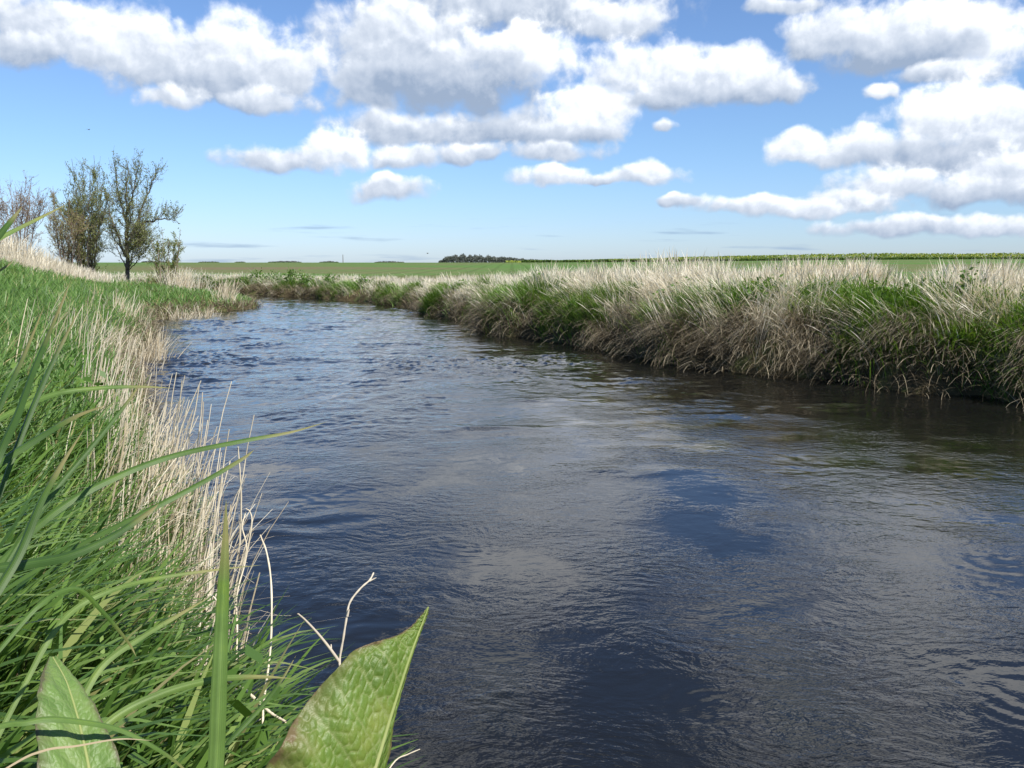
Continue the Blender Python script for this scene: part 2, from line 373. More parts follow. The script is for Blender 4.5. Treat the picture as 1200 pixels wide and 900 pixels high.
def waves(x, y):
    wx = x + .35 * fbm(x * .5, y * .5, 2); wy = y + .35 * fbm(x * .5 + 40, y * .5 + 7, 2)
    dist = np.hypot(x, y)
    rif = sstep(8.0, 12.5, dist + 2.4 * perlin(x * .35, y * .35)) * (1 - .3 * sstep(28, 38, dist))       # broken water of the riffle
    left = sstep(-.1, -1.6, x + .25 * y - .6) * sstep(3.2, 5, y)       # rougher streak under the near bank
    pat = sstep(-.05, .45, fbm(x * .5 + 5, y * .42, 3))
    act = .04 + .22 * pat + rif * (1.1 + 1.3 * pat) + .5 * left * (.4 + pat)
    def ridged(a): return 1 - 2 * np.abs(a)
    h = (.005 + .012 * rif) * perlin(wx * .75, wy * .9)
    h += act * .009 * ridged(perlin(wx * 1.7 + 3, wy * 1.9))
    h += act * .010 * perlin(wx * 3.6 + 13, wy * 3.8 + 1)
    h += act * .0075 * ridged(perlin(wx * 7.4 + 1, wy * 7.6 + 23))
    h += act * .0055 * perlin(wx * 14 + 1, wy * 14 + 3)
    h += .0004 * perlin(wx * 15 + 1, wy * 19 + 3)
    # slow boils that ring outward
    for bx, by, br in ((.75, 2.75, .5), (2.6, 4.4, .7), (-.3, 4.6, .4), (1.9, 3.0, .5), (3.4, 6.5, .8)):
        q = np.hypot(x - bx + .3 * perlin(x * 1.6, y * 1.6), (y - by) * 1.3 + .3 * perlin(x * 1.6 + 9, y * 1.6))
        h += .0009 * np.sin(q * 30 / br + 3 * perlin(x * 1.5 + bx, y * 1.5)) * np.exp(-(q / br) ** 2 * 1.6) * (.5 + perlin(x * 1.1, y * 1.1 + bx))
    for bx, by, bw, bl, ba in ((-.25, 7.9, .55, .25, .028), (.75, 6.3, .4, .16, .016), (.35, 9.6, .6, .3, .03), (2.3, 8.6, .7, .2, .02), (-1.4, 5.0, .5, .35, .02), (3.3, 9.2, .8, .3, .022), (1.9, 11.2, .9, .4, .03)):
        h += ba * np.exp(-(((x - bx) / bw) ** 2 + ((y - by) / bl) ** 2)) * (.6 + .8 * perlin(x * 3, y * 5 + bx))
    return h
wz = np.zeros(len(WP)); wz[keep] = waves(x[keep], y[keep])
WV = np.column_stack([WP, wz])
i = (np.arange(nr - 1)[:, None] * na + np.arange(na - 1)[None, :]).ravel()
WF = np.stack([i, i + na, i + na + 1, i + 1], 1)
WF = WF[keep[WF].all(1)]
used = np.unique(WF); remap = np.zeros(len(WV), int); remap[used] = np.arange(len(used))
wob = link('water', mesh_from('water', WV[used], remap[WF], water_mat()))
tag(wob, 'dark rippled river water reflecting the clouds', kind='structure')

# ------------------------------------------------------------------ scattering over the banks
def sample_xy(n, box, weight):
    out = []; got = 0
    while got < n:
        P = np.stack([rng.uniform(box[0], box[1], 4 * n), rng.uniform(box[2], box[3], 4 * n)], 1)
        sd, side = river_sd(P); w = weight(P[:, 0], P[:, 1], sd, side)
        k = rng.random(len(P)) < w
        out.append(np.column_stack([P[k], sd[k]])); got += int(k.sum())
        if k.sum() == 0: break
    return np.concatenate(out)[:n]
def strip(n, bank, ymin, ymax, o0, o1, sign, p=1.3):
    """points along a bank polyline, denser near the camera; returns xy, offset from the water and outward direction"""
    Q = resample(bank, .12); Q = Q[(Q[:, 1] > ymin) & (Q[:, 1] < ymax)]
    T = np.gradient(Q, axis=0); T /= np.linalg.norm(T, axis=1)[:, None]
    for _ in range(20): T[1:-1] = (T[:-2] + T[1:-1] + T[2:]) / 3
    T /= np.linalg.norm(T, axis=1)[:, None]
    O = np.stack([T[:, 1], -T[:, 0]], 1) * sign
    w = 1 / np.maximum(np.hypot(Q[:, 0], Q[:, 1]), 2.5) ** p; w /= w.sum()
    k = rng.choice(len(Q), n, p=w); o = o0 + (o1 - o0) * rng.random(n)
    P = Q[k] + O[k] * o[:, None] + rng.normal(0, .06, (n, 2))
    return P, o, O[k]
def place(P): return np.column_stack([P, terrain(P)])
def ang(v): return np.arctan2(v[:, 1], v[:, 0])
U = rng.uniform; G = rng.normal

# ---- right bank ---------------------------------------------------
def hanks(nh, per, bank, ymin, ymax, o0, o1, sign, spread, keep=None, p=1.3):
    """bases gathered in combed tufts: returns base points, distance, outward azimuth and one shared random row per tuft"""
    P, o, O = strip(nh, bank, ymin, ymax, o0, o1, sign, p)
    if keep is not None:
        k = keep(P, o); P, o, O = P[k], o[k], O[k]
    nh = len(P); n = nh * per
    sh = np.repeat(rng.random((nh, 6)), per, 0)
    sp_ = np.repeat(spread * U(.5, 1.4, nh), per)
    Q = np.repeat(P, per, 0) + G(0, 1, (n, 2)) * sp_[:, None]
    sd, side = river_sd(Q); k = sd > -.03
    Q, sh = Q[k], sh[k]; O2 = np.repeat(O, per, 0)[k]
    B = np.column_stack([Q, terrain(Q)])
    return B, np.hypot(Q[:, 0], Q[:, 1]), ang(-O2), sh
PATCH = lambda P: fbm(P[:, 0] * .42 + 2.2, P[:, 1] * .42, 3)
# last year's stems hanging over the undercut to the water
s = Soup()
B, d, az, sh = hanks(340, 95, RBw, 3, 70, .05, .75, 1, .11); n = len(B)
s.add(*blade_arrays(B, (.35 + .45 * sh[:, 0]) * U(.7, 1.1, n) * np.where(d > 20, .85, 1), az + (sh[:, 1] - .5) * 1.8 - .35 + G(0, .2, n), .25 + .6 * sh[:, 2] + G(0, .12, n), 1.75 + .8 * sh[:, 3] + G(0, .15, n), U(.0025, .0055, n) * (1 + d / 40), U(-1.2, 1.2, n), 7, 'stem'))
n = 9000
P, o, O = strip(n, RBw, 3, 70, -.02, .7, 1); B = place(P); d = np.hypot(P[:, 0], P[:, 1])
s.add(*blade_arrays(B, U(.3, .8, n) * np.where(d > 20, .8, 1), ang(-O) + G(0, .6, n), U(.15, .9, n), U(1.7, 2.75, n), U(.004, .008, n) * (1 + d / 40), U(-1.2, 1.2, n), 6, 'stem'))
s.build('dead_thatch', M['thatch'])
tag(bpy.data.objects['dead_thatch'], 'brown dead grass hanging over the water along the far bank', 'dead grass', kind='stuff')
# green growth in big tufts on the face and the top
s = Soup()
B, d, az, sh = hanks(860, 150, RBw, 3, 70, .18, 1.5, 1, .17, lambda P, o: 1.5 * PATCH(P) + .16 - .25 * sstep(.35, .15, o) - .35 * sstep(1.0, 1.6, o) > G(0, .07, len(P))); n = len(B)
s.add(*blade_arrays(B, (.36 + .34 * sh[:, 0]) * U(.6, 1.1, n) * np.interp(d, [10, 25, 40], [1, .85, .65]), az + (sh[:, 1] - .5) * 2.2 + G(0, .6, n), U(.0, .5, n), .7 + 1.1 * sh[:, 3] + G(0, .25, n), U(.006, .012, n) * (1 + d / 40), U(-1, 1, n), 6))
n = 16000
P, o, O = strip(n, RBw, 3, 70, .2, 2.2, 1); B = place(P); d = np.hypot(P[:, 0], P[:, 1])
s.add(*blade_arrays(B, U(.12, .35, n), U(0, 6.28, n), U(0, .5, n), U(.5, 1.7, n), U(.005, .01, n) * (1 + d / 40), U(-1, 1, n), 5))
s.build('bank_grass', M['rightgreen'])
tag(bpy.data.objects['bank_grass'], 'green grass growing in tufts on the far bank', 'grass', kind='stuff')
# blond dry grass fringe
s = Soup()
n = 64000
P, o, O = strip(n, RBw, 3, 75, .75, 3.8, 1)
k = fbm(P[:, 0] * .8 + 31, P[:, 1] * .8, 3) - .10 + .5 * sstep(1.0, 1.9, o) - .30 * sstep(13, 10.5, np.hypot(P[:, 0], P[:, 1])) > G(.05, .16, n)
P, o, O = P[k], o[k], O[k]; n = len(P); B = place(P); d = np.hypot(P[:, 0], P[:, 1])
hl = np.interp(d, [9, 16, 18.5, 22, 30, 40], [.47, .50, .60, .48, .40, .36]) * U(.45, 1.2, n) * (1 + .6 * fbm(P[:, 0] * .75, P[:, 1] * .75 + 9, 2)) * (1 + .10 * np.exp(-((P[:, 1] - 18.6) / 1.6) ** 2))
az = U(-.6, .6, n) + np.where(rng.random(n) < .5, math.pi, 0) + 1.5 * fbm(P[:, 0] * .6, P[:, 1] * .6, 2)
s.add(*blade_arrays(B, hl, az, np.abs(G(0, .16, n)), np.abs(G(.25, .45, n)), U(.0032, .0062, n) * (1 + d / 40), U(-3, 3, n), 5, 'plume'))
# pale tufts leaning out over the face
B, d, az, sh = hanks(760, 38, RBw, 3, 60, .30, 1.35, 1, .11, lambda P, o: (PATCH(P) + .25 * (o - .8) < G(.05, .1, len(P))) & (rng.random(len(P)) < .75)); n = len(B)
s.add(*blade_arrays(B, (.5 + .4 * sh[:, 0]) * U(.6, 1.1, n) * np.interp(d, [9, 25, 40], [1, .8, .6]), az + (sh[:, 1] - .5) * 2.6 + G(0, .25, n), .05 + .4 * sh[:, 2] + np.abs(G(0, .12, n)), .5 + 1.3 * sh[:, 3] + G(0, .2, n), U(.0035, .0065, n) * (1 + d / 45), U(-2, 2, n), 6, 'plume'))
n = 2600      # odd stems
P, o, O = strip(n, RBw, 3, 60, .25, 1.3, 1); B = place(P); d = np.hypot(P[:, 0], P[:, 1])
s.add(*blade_arrays(B, U(.35, .85, n), ang(-O) + G(0, .9, n), U(.1, .7, n), U(.7, 2.0, n), U(.004, .007, n) * (1 + d / 45), U(-2, 2, n), 6, 'stem'))
s.build('dry_grass', M['blond'])
tag(bpy.data.objects['dry_grass'], 'tall blond dry grass fringing the top of the far bank', 'dry grass', kind='stuff')

# ---- left bank ----------------------------------------------------
def lw(lo, hi, p=1.4, y0=0):
    def f(x, y, sd, side):
        d = np.hypot(x, y)
        return (~side) * (sd > lo) * (sd < hi) * (y > y0) * np.clip((2.2 / np.maximum(d, 2.2)) ** p, 0, 1)
    return f
s = Soup()
# middle and far slope
n = 72000
Q = sample_xy(n, (-26, 0, 2.5, 36), lambda x, y, sd, side: lw(.05, 7, 1.15)(x, y, sd, side) * (x > -1.0 * y - 3) * 2.5)
P = Q[:, :2]; n = len(P); sdv = Q[:, 2]; d = np.hypot(P[:, 0], P[:, 1])
dryzone = (P[:, 0] < -.45 * P[:, 1]) * sstep(3.1, 4.1, sdv + .8 * perlin(P[:, 0] * .4, P[:, 1] * .4)) * sstep(15, 17, P[:, 1])
k = rng.random(n) > dryzone * .93; P = P[k]; d = d[k]; sdv = sdv[k]; n = len(P); B = place(P)
az = U(0, 6.28, n) * .6 + .4 * G(.2, 1, n)
s.add(*blade_arrays(B, U(.18, .42, n) * np.interp(sdv, [0, .6, 3], [.7, 1, .9]) * np.interp(d, [3, 12, 30], [1.1, 1, .8]), az, U(0, .6, n), U(.5, 2.0, n), U(.006, .011, n) * (1 + d / 30), U(-1, 1, n), 5))
s.build('grass', M['green'])
tag(bpy.data.objects['grass'], 'lush green grass covering the near bank slope', 'grass', kind='stuff')
# near mass of broad blades
s = Soup()
n = 5200
Q = sample_xy(n, (-4.2, .3, .35, 4.6), lambda x, y, sd, side: (~side) * (sd > .03) * (np.hypot(x, y) > .55) * (x < -.12 - .05 * y) * np.clip((1.3 / np.maximum(np.hypot(x, y), 1.3)) ** 1.0, 0, 1) * (x > -.8 * y - .5))
P = Q[:, :2]; n = len(P); B = place(P); d = np.hypot(P[:, 0], P[:, 1]); sdv = Q[:, 2]
az = G(.1, .75, n)
Lr = U(.28, .72, n) * np.interp(sdv, [0, .3, 1], [.5, .75, 1.0]) * np.interp(d, [.5, 1, 2, 4], [.75, .9, .95, .8])
s.add(*blade_arrays(B, Lr, az, U(.0, .5, n), U(.7, 2.0, n), U(.010, .021, n), U(-.4, .4, n), 8))
n = 3600     # beside and behind the camera
Q = sample_xy(n, (-5.5, 1.2, -2.0, 4.6), lambda x, y, sd, side: (~side) * (sd > .05) * (np.hypot(x, y) > .5) * ((x < -.8 * y - .5) | (y < .25)) * .9)
P = Q[:, :2]; n = len(P); B = place(P)
s.add(*blade_arrays(B, U(.25, .5, n), G(.1, 1.2, n), U(.0, .5, n), U(.9, 2.1, n), U(.010, .02, n), U(-.4, .4, n), 7))
n = 1800     # fine undergrowth
Q = sample_xy(n, (-4.2, .3, .4, 5), lambda x, y, sd, side: (~side) * (sd > .03) * (np.hypot(x, y) > .5) * (x > -.8 * y - .5) * .8)
P = Q[:, :2]; n = len(P); B = place(P)
s.add(*blade_arrays(B, U(.12, .35, n), U(0, 6.28, n), U(0, .6, n), U(.5, 1.8, n), U(.003, .007, n), U(-1, 1, n), 5))
s.build('broad_grass', M['reedgreen'])
tag(bpy.data.objects['broad_grass'], 'thick broad-bladed green grass at the edge of the near bank', 'grass', kind='stuff')
# blond grass on the ridge before the trees
s = Soup()
n = 38000
Q = sample_xy(n, (-30, -6, 12, 40), lambda x, y, sd, side: (~side) * (sd + .8 * perlin(x * .4, y * .4) > 3.4) * (y > 16) * (x > -.8 * y - 3) * ((rng.random(len(x)) < sstep(-.40 * y, -.52 * y, x)) | (y > 35)) * (sd < 10))
P = Q[:, :2]; n = len(P); B = place(P); d = np.hypot(P[:, 0], P[:, 1])
s.add(*blade_arrays(B, U(.5, .95, n) * np.interp(P[:, 1], [14, 22, 30, 36], [.95, .95, .75, .6]) * np.where(P[:, 1] > 34, 1, .5 + .5 * sstep(-.42 * P[:, 1], -.56 * P[:, 1], P[:, 0])) * (1 + .4 * fbm(P[:, 0] * .5, P[:, 1] * .5, 2)), G(.3, 1.2, n), np.abs(G(0, .2, n)), np.abs(G(.3, .5, n)), U(.006, .011, n), U(-3, 3, n), 4, 'plume'))
s.build('meadow_straw', M['blond'])
tag(bpy.data.objects['meadow_straw'], 'tall blond dry grass on the ridge before the trees', 'dry grass', kind='stuff')
# matted dead reeds at the near water's edge
s = Soup()
n = 1700
P, o, O = strip(n, LBw, 2.6, 7.0, -.06, .42, -1, .6)
k = (fbm(P[:, 0] * 1.1 + 3, P[:, 1] * 1.1, 2) + .16 - .3 * sstep(4.0, 4.8, P[:, 1]) > G(0, .1, n)) & (P[:, 1] > 2.5); P, o, O = P[k], o[k], O[k]; n = len(P); B = place(P)
s.add(*blade_arrays(B, U(.2, .62, n), ang(-O) + G(0, .8, n), np.abs(G(0, .22, n)), np.abs(G(.2, .6, n)), U(.005, .009, n), U(-3, 3, n), 4, 'stem'))
n = 800
P, o, O = strip(n, LBw, 2.4, 8, -.02, .5, -1, .6); B = place(P)
s.add(*blade_arrays(B, U(.25, .6, n), U(0, 6.28, n), U(.3, 1.0, n), U(1.2, 2.4, n), U(.003, .006, n), U(-2, 2, n), 5, 'stem'))
# scattered dry stems through the middle slope
n = 1500
P, o, O = strip(n, LBw, 6, 33, .0, .9, -1, 1.2)
k = fbm(P[:, 0] * .6 + 13, P[:, 1] * .6, 3) > G(.18, .08, n); P, o, O = P[k], o[k], O[k]; n = len(P); B = place(P); d = np.hypot(P[:, 0], P[:, 1])
s.add(*blade_arrays(B, U(.3, .7, n) * np.interp(d, [6, 15, 30], [1, .9, .7]), ang(-O) + G(0, 1, n), np.abs(G(0, .2, n)), np.abs(G(.3, .5, n)), U(.004, .008, n) * (1 + d / 30), U(-3, 3, n), 4, 'stem'))
s.build('dead_reeds', M['straw'])
tag(bpy.data.objects['dead_reeds'], 'matted dead reeds along the near water edge', 'reeds', kind='stuff')
# brown overhang at the foot of the near bank further off
s = Soup()
n = 5000
P, o, O = strip(n, LBw, 8.5, 36, -.02, .35, -1, 1.1); B = place(P); d = np.hypot(P[:, 0], P[:, 1])
s.add(*blade_arrays(B, U(.15, .4, n), ang(-O) + G(0, .7, n), U(.1, .8, n), U(1.4, 2.6, n), U(.005, .009, n) * (1 + d / 30), U(-1, 1, n), 5, 'stem'))
s.build('bank_thatch', M['thatch'])
tag(bpy.data.objects['bank_thatch'], 'brown dead grass trailing at the foot of the near bank', 'dead grass', kind='stuff')

# ------------------------------------------------------------------ single dry reed stems (individuals)
def reed(base, tip, r, bend=.03):
    base, tip = np.array(base), np.array(tip); n = 9
    t = np.linspace(0, 1, n)[:, None]; v = tip - base; L = np.linalg.norm(v)
    off = np.array([G(0, 1), G(0, 1), 0]) * bend * L
    P = base + v * t + off * (4 * t * (1 - t)) + G(0, .0025, (n, 3))
    rad = np.interp(np.linspace(0, 1, n), [0, 1], [r, r * .6])
    for k in (2, 4, 6): rad[k] *= 1.25                       # nodes
    return P, rad
def make_reed(base, tip, r, label, group='dry reed stems at the near water edge', bend=.03):
    P, rad = reed(base, tip, r, bend); b = P[0].copy()
    V, F, A = tube(P - b, rad, 6, random.random())
    o = link('dry_reed', mesh_from('dry_reed', V, [F], M['stem'], A)); o.location = b
    return tag(o, label, 'reed', group)
# the standing stubs whose tips show against the water (tip px, py, depth, lean in x, length)
tips = [(203,438,4.2),(207,436,4.3),(216,441,4.2),(184,425,4.6),(178,437,4.6),(222,468,4.0),(236,446,4.0),(233,452,4.0),(238,460,3.9),(239,471,3.9),
 (271,447,3.8),(249,474,3.8),(217,466,4.1),(268,505,3.7),(298,488,3.4),(279,523,3.5),(195,470,4.3),(213,447,4.1),(226,480,4.0),(254,500,3.7),(243,492,3.8),(258,522,3.6),
 (186,490,4.3),(168,430,4.8),(160,420,5.0),(152,400,5.3),(147,372,5.6),(157,398,5.4),(127,364,5.8),(118,345,6.2),(141,392,5.5),(122,402,5.5),(110,380,6.0),(103,362,6.4),
 (167,455,4.6),(175,468,4.5),(150,446,4.9),(137,430,5.1),(128,420,5.2),(190,512,4.1),(206,500,4.1),(218,520,3.9),(232,530,3.8),(172,500,4.4),(158,480,4.6),(142,470,4.8),
 (246,540,3.6),(262,560,3.4),(270,540,3.5),(252,580,3.4),(200,540,4.0),(182,530,4.2)]
LAB = 'pale dry reed stem standing upright among dead reeds at the near water edge'
for (px, py, Yd) in tips:
    tip = ptg(px, py, Yd)
    L = U(.38, .75); lx = U(.12, .38); ly = U(-.12, .12)
    base = tip - np.array([L * lx, L * ly, L])
    gzv = ground_z(base[0], base[1])
    # stand it on the ground it grows from
    zb = min(max(gzv, -.03), tip[2] - .12) if gzv > -.3 else -.03
    base = np.array([tip[0] - (tip[2] - zb) * lx, tip[1] - (tip[2] - zb) * ly, zb - .02])
    make_reed(base, tip, U(.0026, .0042), LAB)

def rooted_pts(pts):
    """the same points with the foot carried on down to the soil the plant grows from"""
    W = [ptg(*p) for p in pts]; d = W[0] - W[1]; d = d / np.linalg.norm(d)
    h0 = max(.1, W[0][2] - ground_z(W[0][0], W[0][1]))
    x, y = W[0][0] + .45 * h0 * d[0], W[0][1] + .45 * h0 * d[1]
    for _ in range(60):                      # never root it in the water
        if river_sd(np.array([[x, y]]))[0][0] > .06: break
        x -= .03
    zg = ground_z(x, y)
    if W[0][2] - zg < .04: return np.array(W), 0
    F = np.array([x, y, zg - .02]); h = W[0][2] - zg
    c1 = F + np.array([0, 0, .45 * h]); c2 = W[0] + d * .4 * np.linalg.norm(W[0] - F)
    t = np.linspace(0, 1, 9)[:-1, None]
    R_ = (1 - t) ** 3 * F + 3 * (1 - t) ** 2 * t * c1 + 3 * (1 - t) * t ** 2 * c2 + t ** 3 * W[0]
    return np.concatenate([R_, np.array(W)]), len(R_)
def stem_px(name, pts, rad, mat, label, cat, group=None, extra=None, flat=False):
    """a bent stem through points given as (px, py, depth)"""
    P = spline([ptg(*p) for p in pts] if flat else rooted_pts(pts)[0], 8 * len(pts) + 20); b = P[0].copy()
    n = len(P); r = np.interp(np.linspace(0, 1, n), np.linspace(0, 1, len(rad)), rad) * (1 + .15 * np.sin(np.arange(n) * 1.7))
    sp = Soup(); sp.add(*tube(P - b, r, 6, .6))
    for e, er in (extra or []):
        Q = spline([ptg(*p) for p in e], 6 * len(e)); sp.add(*tube(Q - b, np.interp(np.linspace(0, 1, len(Q)), np.linspace(0, 1, len(er)), er), 6, .6))
    o = sp.build(name, mat); o.location = b
    return tag(o, label, cat, group)
stem_px('dry_stalk', [(316,905,1.55),(308,840,1.6),(317,760,1.66),(318,690,1.7),(313,650,1.72),(305,627,1.74)], [.0030,.0027,.0024,.0017], M['stem'],
        'tall pale dry stem standing straight beside the water with a hooked tip', 'stem')
stem_px('dry_stalk', [(276,800,2.2),(278,740,2.25),(277,700,2.3),(284,665,2.3),(289,640,2.3),(284,618,2.32),(288,600,2.34)], [.0034,.003,.0028,.0024,.0016], M['stem'],
        'zigzag pale dry stem bent at its joints over the water', 'stem', extra=[([(272,735,2.26),(279,690,2.28),(287,660,2.3),(295,615,2.32),(293,600,2.33),(288,596,2.33)], [.0026,.0022,.0012]), ([(277,745,2.24),(288,735,2.22),(294,717,2.2)], [.0024,.0014])])
stem_px('dry_stalk', [(247,742,1.9),(253,720,1.9),(255,708,1.9),(251,700,1.92),(246,697,1.93)], [.0022,.002,.0014], M['stem'],
        'short hooked pale dry stem curling beside the upright green blade', 'stem')
stem_px('dry_stalk', [(262,797,1.7),(283,806,1.62),(300,820,1.58),(318,836,1.55),(335,846,1.52)], [.003,.0034,.003,.0022], M['stem'],
        'pale dry stem lying aslant across the foot of the reeds', 'stem', flat=True)
stem_px('dry_twig', [(402,905,.80),(400,800,.86),(398,775,.88),(402,750,.885),(406,725,.89),(410,706,.895),(422,690,.9),(433,680,.905),(438,671,.91)], [.0018,.0016,.0014,.0012,.0009], M['twig'],
        'forked pale dry twig standing up behind the large veined leaf', 'twig',
        extra=[([(398,776,.88),(385,758,.875),(372,742,.87),(358,727,.865),(349,719,.86)], [.0017,.0013,.0008]), ([(388,762,.878),(388,755,.88)], [.0012,.0006]), ([(433,681,.905),(441,677,.905)], [.0011,.0004]), ([(407,722,.89),(409,714,.89)], [.0015,.0008])])
stem_px('grass_stalk', [(440,930,.75),(462,893,.78),(478,884,.8),(492,878,.82)], [.0012,.001,.0005], M['straw'], 'thin pale grass stalk poking out beside the large veined leaf', 'stalk')

# ------------------------------------------------------------------ large single grass blades close to the camera
def hero(pts, wpx, label, mat='reedgreen', rnd=None, fold=.35, roll=0.0, group=None):
    """one blade through (px, py, depth); wpx = width in photograph pixels at its broadest"""
    C_, nr_ = rooted_pts(pts); P = spline(C_, 8 * len(C_)); n = len(P); t = np.linspace(0, 1, n)
    tv = np.clip((t * (len(C_) - 1) - nr_) / (len(C_) - 1 - nr_), 0, 1)
    Ym = np.mean([p[2] for p in pts]); w = .72 * wpx / FPX * Ym
    T = np.gradient(P, axis=0); T /= np.linalg.norm(T, axis=1)[:, None]
    view = P - CAM; view /= np.linalg.norm(view, axis=1)[:, None]
    Sd = np.cross(T, view); Sd /= np.linalg.norm(Sd, axis=1)[:, None]
    Nn = np.cross(Sd, T)
    a = roll + .5 * np.sin(t * 3 + random.random() * 6) * .5
    Sr = Sd * np.cos(a)[:, None] + Nn * np.sin(a)[:, None]; Nr = np.cross(Sr, T)
    wp = np.interp(tv, [0, .1, .35, .7, .9, 1], [.8, .95, 1, .72, .3, .02]) * np.interp(t, [0, .15], [.5, 1]) * w / 2 / max(.5, math.cos(roll))
    rows = []; cols = [-1, -.5, 0, .5, 1]
    for c in cols:
        rows.append(P + Sr * (c * wp)[:, None] + Nr * (fold * abs(c) * wp)[:, None])
    V = np.stack(rows, 1).reshape(-1, 3); b = P[0].copy()
    k = len(cols); i = (np.arange(n - 1)[:, None] * k + np.arange(k - 1)[None, :]).ravel()
    F = np.stack([i, i + 1, i + 1 + k, i + k], 1)
    uv = np.stack([np.tile(np.linspace(0, 1, k), n), np.repeat(t, k)], 1)
    r = random.uniform(.2, .85) if rnd is None else rnd
    me = mesh_from('reed_grass', V - b, [F], M[mat], {'rnd': np.full(len(V), r), 'along': np.repeat(t, k)}, uv=uv)
    o = link('reed_grass', me); o.location = b
    return tag(o, label, 'grass blade', group)
def hero_mat():
    m, nt, out = new_mat('large_blade'); L = nt.links.new
    at = N(nt, 'ShaderNodeAttribute', attribute_name='rnd'); al = N(nt, 'ShaderNodeAttribute', attribute_name='along')
    uv = N(nt, 'ShaderNodeUVMap')
    mp = N(nt, 'ShaderNodeMapping', ins={'Scale': (14, .6, 1)}); L(uv.outputs[0], mp.inputs[0])
    st = N(nt, 'ShaderNodeTexNoise', ins={'Scale': 1.0, 'Detail': 2}); L(mp.outputs[0], st.inputs['Vector'])
    r = ramp(nt, at.outputs['Fac'], [(0, (.04, .09, .02)), (.5, (.095, .175, .038)), (1, (.17, .25, .07))])
    sc = ramp(nt, st.outputs['Fac'], [(.3, (.75, .78, .7)), (.7, (1.25, 1.2, 1.2))])
    mu = N(nt, 'ShaderNodeMixRGB', blend_type='MULTIPLY', ins={0: 1}); L(r.outputs[0], mu.inputs[1]); L(sc.outputs[0], mu.inputs[2])
    sx_ = N(nt, 'ShaderNodeSeparateXYZ'); L(uv.outputs[0], sx_.inputs[0])
    rb_ = N(nt, 'ShaderNodeMath', operation='PINGPONG', ins={1: .5}); L(sx_.outputs[0], rb_.inputs[0])
    rk_ = ramp(nt, rb_.outputs[0], [(.0, (.82, .84, .8)), (.12, (1, 1, 1)), (.44, (1, 1, 1)), (.5, (1.35, 1.28, 1.25))])
    mu0 = mu; mu = N(nt, 'ShaderNodeMixRGB', blend_type='MULTIPLY', ins={0: 1}); L(mu0.outputs[0], mu.inputs[1]); L(rk_.outputs[0], mu.inputs[2])
    # blotches, and tips dried to straw
    bl_ = N(nt, 'ShaderNodeTexNoise', ins={'Scale': 38, 'Detail': 3}); g2_ = N(nt, 'ShaderNodeNewGeometry'); L(g2_.outputs['Position'], bl_.inputs['Vector'])
    bk_ = ramp(nt, bl_.outputs['Fac'], [(.3, (.8, .82, .78)), (.55, (1, 1, 1)), (.72, (1.25, 1.15, .95))])
    mu0 = mu; mu = N(nt, 'ShaderNodeMixRGB', blend_type='MULTIPLY', ins={0: 1}); L(mu0.outputs[0], mu.inputs[1]); L(bk_.outputs[0], mu.inputs[2])
    geo = N(nt, 'ShaderNodeNewGeometry'); nz = N(nt, 'ShaderNodeTexNoise', ins={'Scale': 22}); L(geo.outputs['Position'], nz.inputs['Vector'])
    aa_ = N(nt, 'ShaderNodeMath', operation='MULTIPLY_ADD', ins={1: .12}); L(nz.outputs['Fac'], aa_.inputs[0]); L(al.outputs['Fac'], aa_.inputs[2])
    k = ramp(nt, aa_.outputs[0], [(.93, (0, 0, 0)), (1.0, (.6, .6, .6))])
    mm = N(nt, 'ShaderNodeMath', operation='MULTIPLY_ADD', ins={1: .9, 2: .0}); L(k.outputs[0], mm.inputs[0])
    mx = N(nt, 'ShaderNodeMixRGB', ins={2: (.34, .26, .12, 1)}); L(mm.outputs[0], mx.inputs[0]); L(mu.outputs[0], mx.inputs[1])
    p = N(nt, 'ShaderNodeBsdfPrincipled', ins={'Roughness': .46, 'Specular IOR Level': .3}); L(mx.outputs[0], p.inputs['Base Color'])
    bp = N(nt, 'ShaderNodeBump', ins={'Strength': .3, 'Distance': .001}); L(st.outputs['Fac'], bp.inputs['Height']); L(bp.outputs[0], p.inputs['Normal'])
    t = N(nt, 'ShaderNodeBsdfTranslucent'); tm = N(nt, 'ShaderNodeMixRGB', blend_type='MULTIPLY', ins={0: 1, 2: (1.3, 1.3, .6, 1)}); L(mx.outputs[0], tm.inputs[1]); L(tm.outputs[0], t.inputs[0])
    ms = N(nt, 'ShaderNodeMixShader', ins={0: .35}); L(p.outputs[0], ms.inputs[1]); L(t.outputs[0], ms.inputs[2]); L(ms.outputs[0], out.inputs[0]); return m
M['hero'] = hero_mat()
H = 'hero'
GRP = 'broad grass blades close to the camera'
hero([(250,960,.66),(255,880,.68),(258,800,.70),(261,720,.72),(264,650,.73),(265,586,.74)], 28, 'broad upright green blade standing alone before the dark water', H, .62, .45, group=GRP)
hero([(-10,668,.80),(63,600,.84),(127,562,.88),(200,534,.92),(283,516,.95),(340,506,.98),(384,494,1.0)], 11.5, 'longest arching green blade, its tip far out over the water', H, .4, .5, .5, group=GRP)
hero([(90,640,.95),(167,601,.98),(233,567,1.02),(283,538,1.05),(298,527,1.06)], 9, 'green blade slanting up just under the longest arching blade', H, .35, .4, .6, group=GRP)
hero([(-20,580,.55),(0,528,.57),(20,484,.6),(40,430,.64),(62,378,.68),(84,326,.72)], 10, 'dark stiff blade rising steeply, the tallest of the three dark spears', H, .05, .6, .7, group=GRP)
hero([(-30,540,.56),(0,472,.59),(25,420,.62),(52,358,.66)], 9, 'dark stiff blade rising steeply, the leftmost of the three dark spears', H, .1, .6, .7, group=GRP)
